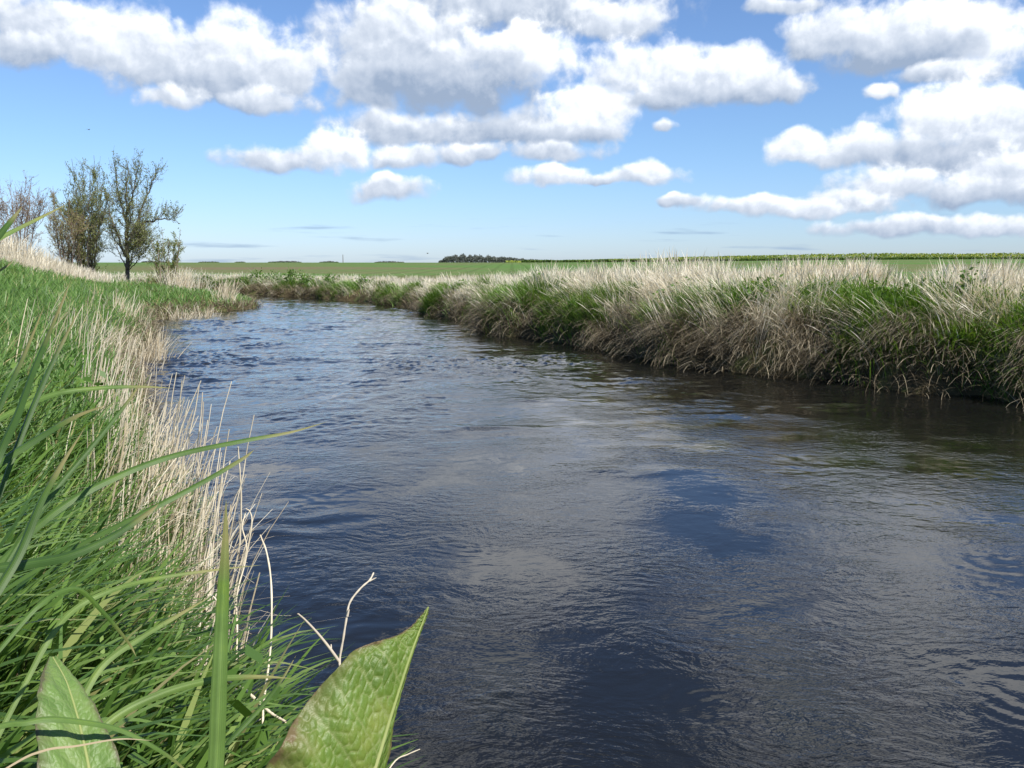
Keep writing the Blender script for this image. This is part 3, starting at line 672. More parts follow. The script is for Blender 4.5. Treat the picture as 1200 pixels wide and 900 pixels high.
hero([(5,560,.66),(30,494,.69),(55,435,.72),(75,395,.74),(92,364,.76)], 9, 'dark stiff blade rising steeply, the rightmost of the three dark spears', H, .08, .6, .7, group=GRP)
hero([(-40,575,.6),(0,540,.64),(57,504,.68),(90,486,.71),(126,474,.74)], 13, 'dark broad blade leaning across in front of the pale reeds', H, .12, .6, .6, group=GRP)
hero([(-15,500,.85),(30,475,.9),(70,460,.94),(120,454,.97),(170,453,1.0),(203,455,1.02)], 8, 'green blade lying level with a long brown withered tip', H, .6, .4, .5, group=GRP)
hero([(-30,297,.9),(0,278,.94),(40,258,.98),(79,239,1.02)], 8, 'light green blade crossing the sky before the bare bushes', H, .95, .5, .3, group=GRP)
hero([(-20,300,.75),(0,274,.77),(14,257,.79),(26,242,.8)], 9, 'short dark blade tip crossing the sky at the picture edge', H, .15, .5, .5, group=GRP)
hero([(-30,330,.8),(0,316,.82),(16,306,.83)], 5, 'small dark blade tip showing against the blond ridge', H, .1, .5, .4, group=GRP)
hero([(-30,672,.62),(30,660,.65),(80,650,.68),(130,628,.71),(173,600,.74),(186,590,.75)], 15, 'dark blade sweeping up to the right below the longest arching blade', H, .1, .6, .6, group=GRP)
hero([(30,800,.72),(60,745,.75),(90,712,.78),(135,690,.81),(187,677,.85),(250,668,.88),(307,662,.91)], 9, 'light green blade arching level across the dead reeds', H, .85, .4, .4, group=GRP)
hero([(60,920,.62),(127,847,.66),(187,814,.69),(247,797,.72),(300,793,.75),(342,795,.77)], 14, 'light green blade bending level behind the upright blade', H, .75, .45, .3, group=GRP)
hero([(-20,857,.5),(30,846,.52),(67,842,.53),(133,852,.55),(180,874,.56),(215,900,.57),(235,930,.57)], 11, 'green blade arching over the pale smooth leaf and down', H, .6, .5, .4, group=GRP)
hero([(230,920,.8),(268,868,.83),(305,828,.86),(330,795,.88),(347,768,.9)], 10, 'dark green blade leaning out beside the tall pale stem', H, .3, .5, .5, group=GRP)
hero([(20,640,.72),(60,580,.76),(110,520,.8),(150,470,.84),(165,448,.86)], 8, 'slender dark blade slanting up through the pale reeds', H, .2, .5, .5, group=GRP)
hero([(90,830,.75),(120,780,.78),(160,750,.81),(210,720,.85),(245,700,.88)], 11, 'light green blade slanting up towards the upright blade', H, .9, .45, .3, group=GRP)
hero([(0,760,.6),(50,705,.63),(90,690,.66),(120,716,.68),(150,752,.7),(160,770,.7)], 9, 'green blade kinked over at the middle with a straw tip', H, .45, .5, .3, group=GRP)
hero([(-20,720,.55),(20,650,.58),(45,590,.61),(70,545,.64),(100,500,.67)], 14, 'broad dark blade rising from the lower corner of the grass', H, .14, .6, .6, group=GRP)
hero([(0,905,.48),(50,880,.5),(90,874,.51),(140,866,.52),(180,868,.53)], 4, 'withered yellowish blade lying across the pale smooth leaf', 'straw', .0, .4, .3, group=GRP)

# ------------------------------------------------------------------ dock leaves
def dock_mat(name, cells, vein, edge, bump):
    m, nt, out = new_mat(name); L = nt.links.new
    uv = N(nt, 'ShaderNodeUVMap'); at = N(nt, 'ShaderNodeAttribute', attribute_name='margin'); vn = N(nt, 'ShaderNodeAttribute', attribute_name='vein')
    nz = N(nt, 'ShaderNodeTexNoise', ins={'Scale': 6, 'Detail': 5, 'Roughness': .6}); L(uv.outputs[0], nz.inputs['Vector'])
    cell = ramp(nt, nz.outputs['Fac'], cells)
    vk = ramp(nt, vn.outputs['Fac'], [(0, (1, 1, 1)), (.12, (.35, .35, .35)), (.28, (0, 0, 0))])
    mx = N(nt, 'ShaderNodeMixRGB', ins={2: (*vein, 1)}); L(vk.outputs[0], mx.inputs[0]); L(cell.outputs[0], mx.inputs[1])
    mg = N(nt, 'ShaderNodeMath', operation='MULTIPLY_ADD', ins={1: .9, 2: -.42}); L(nz.outputs['Fac'], mg.inputs[0])
    mg2 = N(nt, 'ShaderNodeMath', operation='ADD'); L(mg.outputs[0], mg2.inputs[0]); L(at.outputs['Fac'], mg2.inputs[1])
    ek = ramp(nt, mg2.outputs[0], [(.72, (0, 0, 0)), (.97, (.45, .45, .45)), (1, (.85, .85, .85))])
    mx2 = N(nt, 'ShaderNodeMixRGB', ins={2: (*edge, 1)}); L(ek.outputs[0], mx2.inputs[0]); L(mx.outputs[0], mx2.inputs[1])
    # small brown specks of age
    sp_ = N(nt, 'ShaderNodeTexNoise', ins={'Scale': 42, 'Detail': 2}); L(uv.outputs[0], sp_.inputs['Vector'])
    sk = ramp(nt, sp_.outputs['Fac'], [(.70, (0, 0, 0)), (.76, (.7, .7, .7))])
    mx3 = N(nt, 'ShaderNodeMixRGB', ins={2: (.12, .075, .035, 1)}); L(sk.outputs[0], mx3.inputs[0]); L(mx2.outputs[0], mx3.inputs[1]); mx2 = mx3
    p = N(nt, 'ShaderNodeBsdfPrincipled', ins={'Roughness': .45, 'Specular IOR Level': .4}); L(mx2.outputs[0], p.inputs['Base Color'])
    fn = N(nt, 'ShaderNodeTexNoise', ins={'Scale': 120, 'Detail': 3}); L(uv.outputs[0], fn.inputs['Vector'])
    bp = N(nt, 'ShaderNodeBump', ins={'Strength': bump, 'Distance': .0008}); L(fn.outputs['Fac'], bp.inputs['Height']); L(bp.outputs[0], p.inputs['Normal'])
    t = N(nt, 'ShaderNodeBsdfTranslucent')
    tm = N(nt, 'ShaderNodeMixRGB', blend_type='MULTIPLY', ins={0: 1, 2: (1.4, 1.35, .5, 1)}); L(mx2.outputs[0], tm.inputs[1]); L(tm.outputs[0], t.inputs[0])
    ms = N(nt, 'ShaderNodeMixShader', ins={0: .35}); L(p.outputs[0], ms.inputs[1]); L(t.outputs[0], ms.inputs[2]); L(ms.outputs[0], out.inputs[0]); return m
M['dock'] = dock_mat('dock_leaf', [(.3, (.085, .15, .02)), (.5, (.13, .205, .03)), (.72, (.21, .25, .05))], (.24, .28, .10), (.17, .11, .06), .5)
M['dockpale'] = dock_mat('pale_dock_leaf', [(.3, (.12, .21, .05)), (.5, (.16, .26, .065)), (.72, (.22, .30, .09))], (.20, .28, .10), (.12, .10, .06), .4)
_jit = rng.random((64, 64, 2))
def worley(x, y):
    xi = np.floor(x).astype(int); yi = np.floor(y).astype(int); f1 = np.full(x.shape, 9.0); f2 = np.full(x.shape, 9.0)
    for a in (-1, 0, 1):
        for b in (-1, 0, 1):
            q = _jit[(xi + a) % 64, (yi + b) % 64]
            d = np.hypot(xi + a + .12 + .76 * q[..., 0] - x, yi + b + .12 + .76 * q[..., 1] - y)
            f2 = np.minimum(f2, np.maximum(f1, d)); f1 = np.minimum(f1, d)
    return f2 - f1
M['dockrib'] = bark_mat('dock_midrib', (.20, .24, .08), (.28, .29, .12))

def dock(mid, left, right, label, mat, ribr, bulge, foot, pucker):
    """mid/left/right: matching lists of (px, py, depth) from the base of the leaf to its tip"""
    n, k = 210, 80
    Mi, Le, Ri = (spline([ptg(*p) for p in q], n) for q in (mid, left, right))
    rows = []; marg = []; uvs = []; veins = []
    c = np.concatenate([-np.linspace(1, 0, k), np.linspace(0, 1, k)[1:]])
    b = Mi[0].copy(); tt = np.linspace(0, 1, n)
    L = np.linalg.norm(np.diff(Mi, axis=0), axis=1).sum()
    lw_ = np.linalg.norm(Le - Mi, axis=1); rw_ = np.linalg.norm(Ri - Mi, axis=1)
    for a in c:
        E = Le if a < 0 else Ri; wv = lw_ if a < 0 else rw_
        Pq = Mi + (E - Mi) * abs(a)
        nrm = np.cross(np.gradient(Mi, axis=0), Le - Mi); nrm /= np.linalg.norm(nrm, axis=1)[:, None] + 1e-9
        if nrm[n // 2] @ (CAM - Mi[n // 2]) < 0: nrm = -nrm
        q = abs(a)
        # arch of each half, waves between the side veins, a crimped margin
        z = bulge * wv * np.sin(q * np.pi * .9) * .35 + wv * .035 * np.sin((tt - .28 * q) * 34) * np.sin(q * np.pi) + wv * .06 * q ** 4 * np.sin(tt * 41 + 1.3 * np.sin(tt * 17))
        lat = a * wv / L; bb = tt - .75 * q * wv / L
        wob_ = .35 * perlin(lat * 30 + 5, tt * 30)
        net = worley(lat * 36 + 32 + wob_, bb * 31 + wob_)
        sv_ = np.abs(((bb * 11 + .12 * wob_) % 1) - .5) * 2          # side veins
        side_v = np.clip((1 - sv_) * 1.6, 0, 1)
        vv = np.minimum(np.clip(net * 1.3, 0, 1), np.clip(side_v * 1.1, 0, 1)); vv = np.minimum(vv, q * wv / L * 40)
        z = z + pucker * (np.minimum(vv, .55) ** .7)
        veins.append(vv)
        rows.append(Pq + nrm * z[:, None]); marg.append(np.full(n, q))
        uvs.append(np.stack([a * wv / L * 1.0 + 3, tt - .22 * q * wv / L * 2], 1))
    V = np.stack(rows, 1).reshape(-1, 3); kk = len(c)
    i = (np.arange(n - 1)[:, None] * kk + np.arange(kk - 1)[None, :]).ravel()
    F = np.stack([i, i + 1, i + 1 + kk, i + kk], 1)
    root = empty('dock_plant', foot); tag(root, label, 'dock plant')
    f = np.array(foot)
    me = mesh_from('leaf', V - f, [F], M[mat], {'margin': np.stack(marg, 1).reshape(-1), 'vein': np.stack(veins, 1).reshape(-1)}, uv=np.stack(uvs, 1).reshape(-1, 2))
    lo = link('leaf', me, root)
    so = lo.modifiers.new('thickness', 'SOLIDIFY'); so.thickness = .0005; so.offset = 0
    away = (Mi - CAM) / np.linalg.norm(Mi - CAM, axis=1)[:, None]
    V2, F2, A2 = tube(Mi - f - away * .0006, np.linspace(ribr, ribr * .25, n), 8)
    link('midrib', mesh_from('midrib', V2, [F2], M['dockrib'], A2), lo)
    d0 = Mi[0] - Mi[4]; d0 /= np.linalg.norm(d0)
    Pp = spline([Mi[0], Mi[0] + d0 * .07, f * .6 + (Mi[0] + d0 * .1) * .4, f], 24)
    V3, F3, A3 = tube(Pp - f, np.linspace(ribr, ribr * 1.5, 24), 8)
    link('petiole', mesh_from('petiole', V3, [F3], M['dockrib'], A3), root)
    return root
fx, fy = .02, .42
dock([(392,1075,.50),(405,1015,.51),(420,955,.525),(440,898,.54),(460,832,.56),(480,770,.58),(494,732,.595),(502,711,.60)],
     [(350,1068,.49),(300,1010,.49),(296,950,.50),(318,888,.51),(352,835,.53),(410,766,.56),(470,742,.585),(501,711,.60)],
     [(425,1075,.54),(452,1020,.56),(448,960,.57),(453,893,.575),(464,832,.585),(481,770,.60),(496,732,.603),(502.5,712,.60)],
     'large net-veined dock leaf with reddish margin rising before the water', 'dock', .0022, .22, (fx, fy, ground_z(fx, fy)), .0017)
fx, fy = -.28, .33
dock([(120,1010,.50),(112,960,.52),(104,900,.54),(92,845,.56),(78,800,.58),(62,770,.60)],
     [(95,1010,.49),(50,960,.50),(44,900,.52),(42,845,.54),(46,800,.565),(58,770,.60)],
     [(140,1010,.51),(150,960,.525),(142,900,.545),(120,845,.565),(92,800,.585),(66,769,.60)],
     'pale smooth dock leaf low among the grass blades', 'dockpale', .0016, .15, (fx, fy, ground_z(fx, fy)), .0008)

# ------------------------------------------------------------------ trees and bushes
def grow(limbs, sub, twig, leaf, mats, name, label, cat, group, foot, leafn, leafsz, upb=.8, low=.22, parts=('trunk', 'crown')):
    """limbs: list of (points, r0, r1); sub, twig: (count per metre, length)"""
    wood = Soup(); lf = []
    f = np.array(foot)
    def addtube(P, r0, r1, sides): wood.add(*tube(P - f, np.linspace(r0, r1, len(P)), sides, random.random()))
    def shoot(p, dirv, L, r, n=7, curl=.25):
        P = [p]; d = dirv / np.linalg.norm(dirv)
        for i in range(n):
            d = d + G(0, curl, 3) * .38 + np.array([0, 0, upb * .18]); d /= np.linalg.norm(d)
            P.append(P[-1] + d * L / n)
        return np.array(P)
    twigs = []
    for pts, r0, r1, den in limbs:
        P = spline(pts, 24); P[1:-1] += G(0, .018, P[1:-1].shape)
        addtube(P, r0, r1, 7)
        Ln = np.linalg.norm(np.diff(P, axis=0), axis=1).sum()
        for _ in range(int(Ln * sub[0] * den)):
            u = random.uniform(low, .98) ; i = int(u * 22); p = P[i] + (P[i + 1] - P[i]) * random.random()
            tdir = P[i + 1] - P[i]; tdir /= np.linalg.norm(tdir)
            d = tdir * .7 + G(0, .55, 3); d[2] = abs(d[2]) * upb + d[2] * (1 - upb)
            Ls = sub[1] * random.uniform(.5, 1.2) * (1.15 - .55 * u)
            rs = max(.005, (r0 + (r1 - r0) * u) * .36)
            Q = shoot(p, d, Ls, rs); addtube(Q, rs, .004, 5); twigs.append(Q)
            for _ in range(int(Ls * twig[0])):
                j = random.randint(1, 6); d2 = (Q[j] - Q[j - 1]); d2 = d2 / np.linalg.norm(d2) + G(0, .6, 3)
                T = shoot(Q[j], d2, twig[1] * random.uniform(.4, 1.1), .004, 5); addtube(T, .0055, .0025, 4); twigs.append(T)
        if len(limbs) > 6: twigs.append(P[14:])
    root = empty(name, foot); tag(root, label, cat, group)
    wood.build(parts[0], mats[0], root)
    # leaves: small folded leaf faces along the twigs
    pts = []; dirs = []
    per = max(1, leafn // max(1, len(twigs)))
    clump = [random.random() ** 1.2 * 2 for _ in twigs]
    for T, c in zip(twigs, clump):
        for _ in range(int(per * c + random.random())):
            i = random.randint(0, len(T) - 2); pts.append(T[i] + (T[i + 1] - T[i]) * random.random() + G(0, .03, 3)); dirs.append(T[i + 1] - T[i])
    if pts:
        pts = np.array(pts); dirs = np.array(dirs); dirs /= np.linalg.norm(dirs, axis=1)[:, None]
        n = len(pts); d = dirs * .5 + G(0, .6, (n, 3)); d /= np.linalg.norm(d, axis=1)[:, None]
        sdv = np.cross(d, G(0, 1, (n, 3))); sdv /= np.linalg.norm(sdv, axis=1)[:, None]
        L = leafsz * U(.6, 1.4, n)[:, None]; w = L * .2
        V = np.stack([pts, pts + d * L * .5 + sdv * w, pts + d * L, pts + d * L * .5 - sdv * w], 1).reshape(-1, 3) - f
        F = np.arange(n * 4).reshape(-1, 4)
        link(parts[1], mesh_from(parts[1], V, [F], mats[1], {'rnd': np.repeat(U(0, 1, n), 4)}, smooth=False), root)
    return root
def TP(px, py, Yd): return ptg(px, py, Yd)
TG = 'trees and bushes behind the ridge'
Y0 = 34
def limb(pts, r0, r1, den=1, dy=None):
    return ([TP(p[0], p[1], Y0 + (p[2] if len(p) > 2 else 0)) for p in pts], r0, r1, den)
b = TP(150, 322, Y0); foot = (b[0], b[1], ground_z(b[0], b[1]))
def rooted(l):     # run the trunk's first point down into the soil
    l[0][0] = np.array([l[0][0][0], l[0][0][1], ground_z(l[0][0][0], l[0][0][1]) - .1]); return l
grow([rooted(limb([(149,322),(149,305),(148,288),(149,262),(148,235),(149,212),(150,190)], .085, .010, 1.3)),
      limb([(148,300),(142,288,-.3),(135,268,-.6),(128,248,-.8),(126,232,-.9)], .06, .01),
      limb([(148,292),(158,268,.3),(168,240,.5),(178,215,.6),(184,202,.7)], .06, .01),
      limb([(150,278),(165,264,-.3),(182,258,-.5),(198,257,-.7),(211,262,-.8)], .05, .008, 1.2),
      limb([(148,260),(142,240,.5),(137,215,.7),(134,190,.8)], .045, .008),
      limb([(149,250),(156,228,-.5),(160,205,-.6),(164,192,-.7)], .04, .007),
      limb([(149,296),(160,284,.6),(168,270,.9),(172,256,1.1)], .045, .008, 1.5),
      limb([(148,300),(155,290,-.5),(163,282,-.8),(166,272,-1)], .04, .008, 1.6),
      limb([(149,318),(158,300,.3),(165,284,.5),(170,268,.7)], .025, .006, 2.0),
      limb([(150,318),(162,304,-.3),(171,292,-.5),(177,282,-.7)], .02, .006, 2.0),
      limb([(148,314),(140,296,.3),(132,276,.5),(127,262,.6)], .025, .006, 1.4),
      limb([(149,318),(154,302,-.6),(157,286,-.9),(159,270,-1.1)], .025, .006, 2.0),
      limb([(149,285),(150,268,-.7),(155,250,-1.0),(153,238,-1.2)], .04, .008, 1.3)],
     (7, .9), (8, .42), None, (M['bark'], M['willow']), 'willow_tree', 'tallest willow with one clear trunk and a limb reaching out to the right', 'tree', TG, foot, 15500, .06)
b = TP(104, 312, Y0 + 1); foot = (b[0], b[1], ground_z(b[0], b[1]))
Y0 = 35
ls = []
for (bx, mx_, tx, ty, dd) in ((104,112,116,190,.5),(102,104,106,200,-.4),(100,92,84,186,.2),(106,122,128,225,-.6),(101,96,92,215,.9),(105,116,122,206,.2),(98,82,74,222,-.7),(97,86,80,250,.6),(103,108,110,182,.0),(100,90,100,205,.3),(107,120,130,262,.8),(96,78,72,262,.2)):
    l = limb([(bx,314,dd*.2),((bx+mx_)/2,280,dd*.6),(mx_,250,dd),(tx,ty,dd*1.4)], .036, .006, .9); ls.append(rooted(l))
grow(ls, (6.5, .9), (8, .42), None, (M['bark'], M['willow']), 'willow_bush', 'broad many-stemmed green willow beside the tallest tree', 'tree', TG, foot, 22000, .058, low=.1)
b = TP(78, 306, Y0); foot = (b[0], b[1], ground_z(b[0], b[1]))
ls = []
for (bx, mx_, tx, ty, dd) in ((78,80,84,250,.5),(76,70,66,255,-.4),(80,88,92,258,.2),(74,64,54,240,-.6),(75,66,62,218,.4),(79,84,80,244,.0),(82,92,96,272,-.5)):
    ls.append(rooted(limb([(bx,308,dd*.2-1),((bx+mx_)/2,290,dd*.6-1),(mx_,272,dd-1),(tx,ty,dd*1.4-1)], .02, .005, 1.1)))
grow(ls, (6, .75), (8, .4), None, (M['redbark'], M['brownleaf']), 'hawthorn_bush', 'low brownish bush in front of the many-stemmed willow', 'bush', TG, foot, 9000, .05, low=.06)
b = TP(20, 305, 33); foot = (b[0], b[1], ground_z(b[0], b[1])); Y0 = 33
ls = []
for (bx, mx_, tx, ty, dd) in ((18,16,12,214,.5),(22,26,30,222,-.4),(15,8,2,232,.2),(26,38,44,226,-.6),(20,20,22,236,.9),(12,2,-8,222,.2),(30,46,56,240,-.7),(24,32,36,214,.6),(10,-6,-16,236,.1)):
    ls.append(rooted(limb([(bx,308,dd*.2),((bx+mx_)/2,275,dd*.6),(mx_,252,dd),(tx,ty,dd*1.4)], .022, .005, 1.2)))
grow(ls, (5.5, .9), (7, .45), None, (M['redbark'], M['budleaf']), 'bare_bush', 'leafless reddish bush at the far end of the blond ridge', 'bush', TG, foot, 7500, .045, low=.06)
b = TP(194, 330, 31.5); foot = (b[0], b[1], ground_z(b[0], b[1])); Y0 = 31.5
ls = []
for (bx, tx, ty, dd) in ((186,178,284,.3),(190,184,276,-.3),(194,190,272,.2),(197,198,280,-.4),(200,206,276,.5),(203,212,282,.0),(192,188,290,.5),(206,211,268,.2)):
    ls.append(rooted(limb([(bx,332,dd*.2),((bx+tx)/2,305,dd*.6),(tx,ty,dd)], .016, .005, 1.0)))
grow(ls, (5.5, .45), (6, .25), None, (M['redbark'], M['willow']), 'willow_shrub', 'low thin-stemmed willow shrub under the reaching limb', 'bush', TG, foot, 5200, .06, low=.08)

# ------------------------------------------------------------------ dry tussocks on the near bank
def tussock(px, py, Yd, n, h, spread, lean, label, mat='straw', w=.007):
    c = ptg(px, py, Yd); zg = ground_z(c[0], c[1])
    r = np.minimum(np.abs(G(0, spread, n)), 1.6 * spread); a = U(0, 6.28, n)
    P = np.stack([c[0] + r * np.cos(a), c[1] + r * np.sin(a)], 1); B = place(P); B[:, 2] -= .01
    az = np.where(rng.random(n) < .6, G(lean, .6, n), a)
    V, F, A = blade_arrays(B, h * U(.55, 1.15, n), az, np.abs(G(.1, .2, n)), np.abs(G(.6, .4, n)), U(.6, 1.2, n) * w * (1 + Yd / 30), U(-3, 3, n), 5, 'stem')
    base = np.array([c[0], c[1], zg])
    o = link('dry_tussock', mesh_from('dry_tussock', V - base, [F], M[mat], A)); o.location = base
    return tag(o, label, 'tussock', 'dry tussocks on the near bank')
tussock(178, 402, 13.6, 200, .62, .16, .4, 'bright fan-shaped dry tussock leaning over the water at the first bend')
tussock(150, 412, 11.8, 110, .5, .22, 1.0, 'pale dry tussock on the slope beside the fan-shaped one')
tussock(120, 415, 9.8, 70, .5, .22, .8, 'loose dry tussock standing above the tall reed stems')
tussock(150, 385, 16.5, 130, .5, .3, .6, 'grey-brown dry tussock behind the fan-shaped one')
tussock(240, 362, 24.5, 260, .62, .3, .3, 'broad dry tussock drooping at the water near the far point')
tussock(262, 350, 28.5, 200, .75, .25, .4, 'tall upright pale tussock near the end of the point')
tussock(215, 365, 23.5, 180, .5, .35, .2, 'low dry tussock between the two bends of the bank')
tussock(215, 334, 31, 420, .8, .5, .4, 'large straw clump at the foot of the willow shrub', 'blond')

# weedy green clumps and small dark bushes along the far bank
def clump(px, py, Yd, rx, h, n, label, mat, name='weed_clump', cat='weeds', group='leafy clumps on the far bank', lsz=.07):
    c = ptg(px, py, Yd); zg = ground_z(c[0], c[1]); base = np.array([c[0], c[1], zg])
    root = empty(name, base); tag(root, label, cat, group)
    ns = 26; st = Soup(); pts = []
    for _ in range(ns):
        a = U(0, 6.28); r = abs(G(0, .5)) * rx; p = np.array([r * math.cos(a), r * math.sin(a), 0])
        p[2] = ground_z(base[0] + p[0], base[1] + p[1]) - zg - .02
        tip = p + np.array([G(0, .12) + .25 * p[0], G(0, .12) + .25 * p[1], h * U(.55, 1.05) * (1 - .35 * min(1, r / rx))])
        Q = spline([p, (p + tip) / 2 + G(0, .03, 3), tip], 6); st.add(*tube(Q, np.linspace(.006, .003, 6), 4))
        for _ in range(n // ns): pts.append(Q[0] + (tip - Q[0]) * U(.15, 1.05) + G(0, .06, 3))
    pts = np.array(pts); m = len(pts); d = G(0, .7, (m, 3)); d[:, 2] = d[:, 2] * .6 - .1; d /= np.linalg.norm(d, axis=1)[:, None]
    sv = np.cross(d, G(0, 1, (m, 3))); sv /= np.linalg.norm(sv, axis=1)[:, None]
    L = lsz * U(.6, 1.4, m)[:, None]; w = L * .28
    V = np.stack([pts, pts + d * L * .45 + sv * w, pts + d * L, pts + d * L * .45 - sv * w], 1).reshape(-1, 3)
    st.add(V, np.arange(m * 4).reshape(-1, 4), {'rnd': np.repeat(U(0, 1, m), 4), 'along': np.zeros(m * 4)})
    st.build('foliage', M[mat], root, smooth=False)
    return root
for (px, py, Yd, rx, h, n, lab) in (
    (1035, 395, 11.4, .5, .5, 1500, 'bushy green weed clump under the nearest dry plumes'),
    (1130, 350, 11.2, .45, .5, 1100, 'yellow-green weed clump at the top of the far bank by the picture edge'),
    (905, 380, 13.0, .7, .45, 1700, 'wide dark green weed clump halfway along the near part of the far bank'),
    (800, 375, 14.9, .6, .42, 1300, 'green weed clump where the dead grass hangs lowest over the water'),
    (640, 362, 19.8, .75, .5, 1400, 'bright green weed clump on the bulge of the far bank'),
    (540, 352, 25.5, .6, .45, 900, 'green weed clump beyond the bulge of the far bank')):
    clump(px, py, Yd, rx, h, n, lab, 'weed')
for (px, Yd, rx, h, n, lab) in (
    (343, 40.6, .9, .75, 900, 'dark green bush at the far bend, the largest of its row'),
    (300, 43.0, .7, .6, 600, 'small dark green bush at the far bend just beyond the point'),
    (385, 38.6, .6, .55, 600, 'low dark green bush on the far bend beside the straw grass'),
    (362, 39.6, .55, .6, 500, 'rounded dark green bush in the gap at the far bend'),
    (318, 42.2, .5, .55, 400, 'smallest dark green bush in the row at the far bend'),
    (425, 36.6, .7, .5, 500, 'flat dark green bush where the far bank starts to straighten')):
    clump(px, 336, Yd, rx, h, n, lab, 'weed', 'river_bush', 'bush', 'dark bushes on the far bend', .09)

for (px, py, Yd, rx, h, n, lab) in ((165, 745, 1.25, .09, .42, 110, 'small leafy weed showing between the blades beside the dead reeds'),
    (15, 825, .85, .08, .36, 90, 'leafy weed low among the grass at the very corner'),
    (178, 830, 1.05, .08, .33, 90, 'leafy weed between the pale smooth leaf and the upright blade'),
    (60, 420, 5.2, .25, .45, 260, 'leafy weed clump higher up the green bank slope')):
    clump(px, py, Yd, rx, h, n, lab, 'weed', group='leafy weeds in the near bank grass', lsz=.055)

# ------------------------------------------------------------------ far things
def leafmass(n, fn, sz, name, mat, parent=None):
    P = fn(n); m = len(P); d = G(0, 1, (m, 3)); d /= np.linalg.norm(d, axis=1)[:, None]
    sv = np.cross(d, G(0, 1, (m, 3))); sv /= np.linalg.norm(sv, axis=1)[:, None]
    L = sz * U(.6, 1.4, m)[:, None]
    V = np.stack([P - d * L * .5 - sv * L * .35, P + d * L * .5 - sv * L * .35, P + d * L * .5 + sv * L * .35, P - d * L * .5 + sv * L * .35], 1).reshape(-1, 3)
    return link(name, mesh_from(name, V, [np.arange(m * 4).reshape(-1, 4)], mat, {'rnd': np.repeat(U(0, 1, m), 4)}, smooth=False), parent)
def hedge_pts(x0, x1, Yd, h):
    def f(n):
        xx = U(x0, x1, n); yy = Yd + U(-1.2, 1.2, n) + xx * 0; hh = h * (1 + .6 * fbm(xx * .13, xx * 0 + Yd, 3))
        zz = terrain(np.stack([xx, yy], 1)); return np.stack([xx, yy, zz + hh * U(0, 1, n) ** .8], 1)
    return f
leafmass(24000, hedge_pts(3, 190, 268, .55), .5, 'hedge', M['hedgeleaf'])
tag(bpy.data.objects['hedge'], 'long low dark green hedge along the top of the field', 'hedge')
def rapef(n):
    xx = U(-2, 230, n); yy = U(280, 300, n); zz = terrain(np.stack([xx, yy], 1))
    return np.stack([xx, yy, zz + U(.3, 2.0, n) * (.25 + .75 * sstep(-15, 120, xx)) * (1 + .3 * fbm(xx * .08, yy * 0, 2))], 1)
leafmass(26000, rapef, .34, 'rape_crop', M['rape'])
tag(bpy.data.objects['rape_crop'], 'yellowish flowering crop showing as a strip above the hedge', 'crop', kind='stuff')
def woodf(n):
    Yd = 700; xx = U(-57, 42, n); e = xx
    prof = np.interp(xx, [-57, -50, -40, -20, 0, 12, 42], [1.5, 5, 6.2, 5.2, 3.8, 2.6, 1.4]) * (1 + .5 * fbm(xx * .3, xx * 0, 3))
    yy = Yd + U(-8, 8, n); zz = terrain(np.stack([xx, yy], 1)); return np.stack([xx, yy, zz + prof * U(0, 1, n) ** .75 * U(.8, 1.05, n)], 1)
leafmass(14000, woodf, .65, 'far_woods', M['woodleaf'])
tag(bpy.data.objects['far_woods'], 'dark far-off wood on the skyline beyond the field', 'wood', kind='stuff')
def lowf(n):
    Yd = 520; xx = U(-215, -60, n); k = fbm(xx * .05, xx * 0 + 3, 3); ok = k > .02; xx = xx[ok]; k = k[ok]
    yy = Yd + U(-3, 3, len(xx)); zz = terrain(np.stack([xx, yy], 1)); return np.stack([xx, yy, zz + (.3 + 1.5 * np.clip(k, 0, 1)) * U(0, 1, len(xx))], 1)
leafmass(5000, lowf, .6, 'far_hedgerow_foliage', M['woodleaf'])
tag(bpy.data.objects['far_hedgerow_foliage'], 'thin broken line of far shrubs on the skyline at the left', 'shrubs', kind='stuff')
# far pole
b = ptg(402, 307, 330); zb = ground_z(b[0], b[1]); sp = Soup()
sp.add(*tube(np.array([[0, 0, -.3], [0, 0, 1.2], [0, 0, 2.9]]), [.13, .12, .1], 8))
pole = sp.build('pole', M['bark']); pole.location = (b[0], b[1], zb); pole.name = 'utility_pole'
tag(pole, 'thin dark pole standing alone on the field skyline', 'pole')
# birds
def bird(px, py, Yd, span, label):
    c = ptg(px, py, Yd); root = empty('flying_bird', c); tag(root, label, 'bird', 'birds in the sky')
    V, F, A = tube(np.array([[-.5, 0, 0], [-.3, 0, .02], [0, 0, .03], [.25, 0, .03], [.4, 0, .02], [.5, 0, 0]]) * span * .55, np.array([.01, .05, .09, .075, .045, .01]) * span, 8)
    link('body', mesh_from('body', V, [F], M['bark'], A), root)
    for sg in (1, -1):
        W = np.array([[.12, 0, .03], [-.12, 0, .03], [.14, sg * .28, .16], [-.08, sg * .28, .15], [.02, sg * .55, .1], [-.06, sg * .54, .1]]) * span
        me = mesh_from('wing', W, [np.array([[0, 1, 3, 2], [2, 3, 5, 4]])], M['bark'])
        o = link('wing', me, root); o.modifiers.new('thickness', 'SOLIDIFY').thickness = .01 * span
    root.rotation_euler = (0, 0, U(0, 3))
bird(104, 152, 60, .3, 'dark bird high above the trees')
bird(501, 297, 70, .3, 'dark bird low over the field by the far wood')

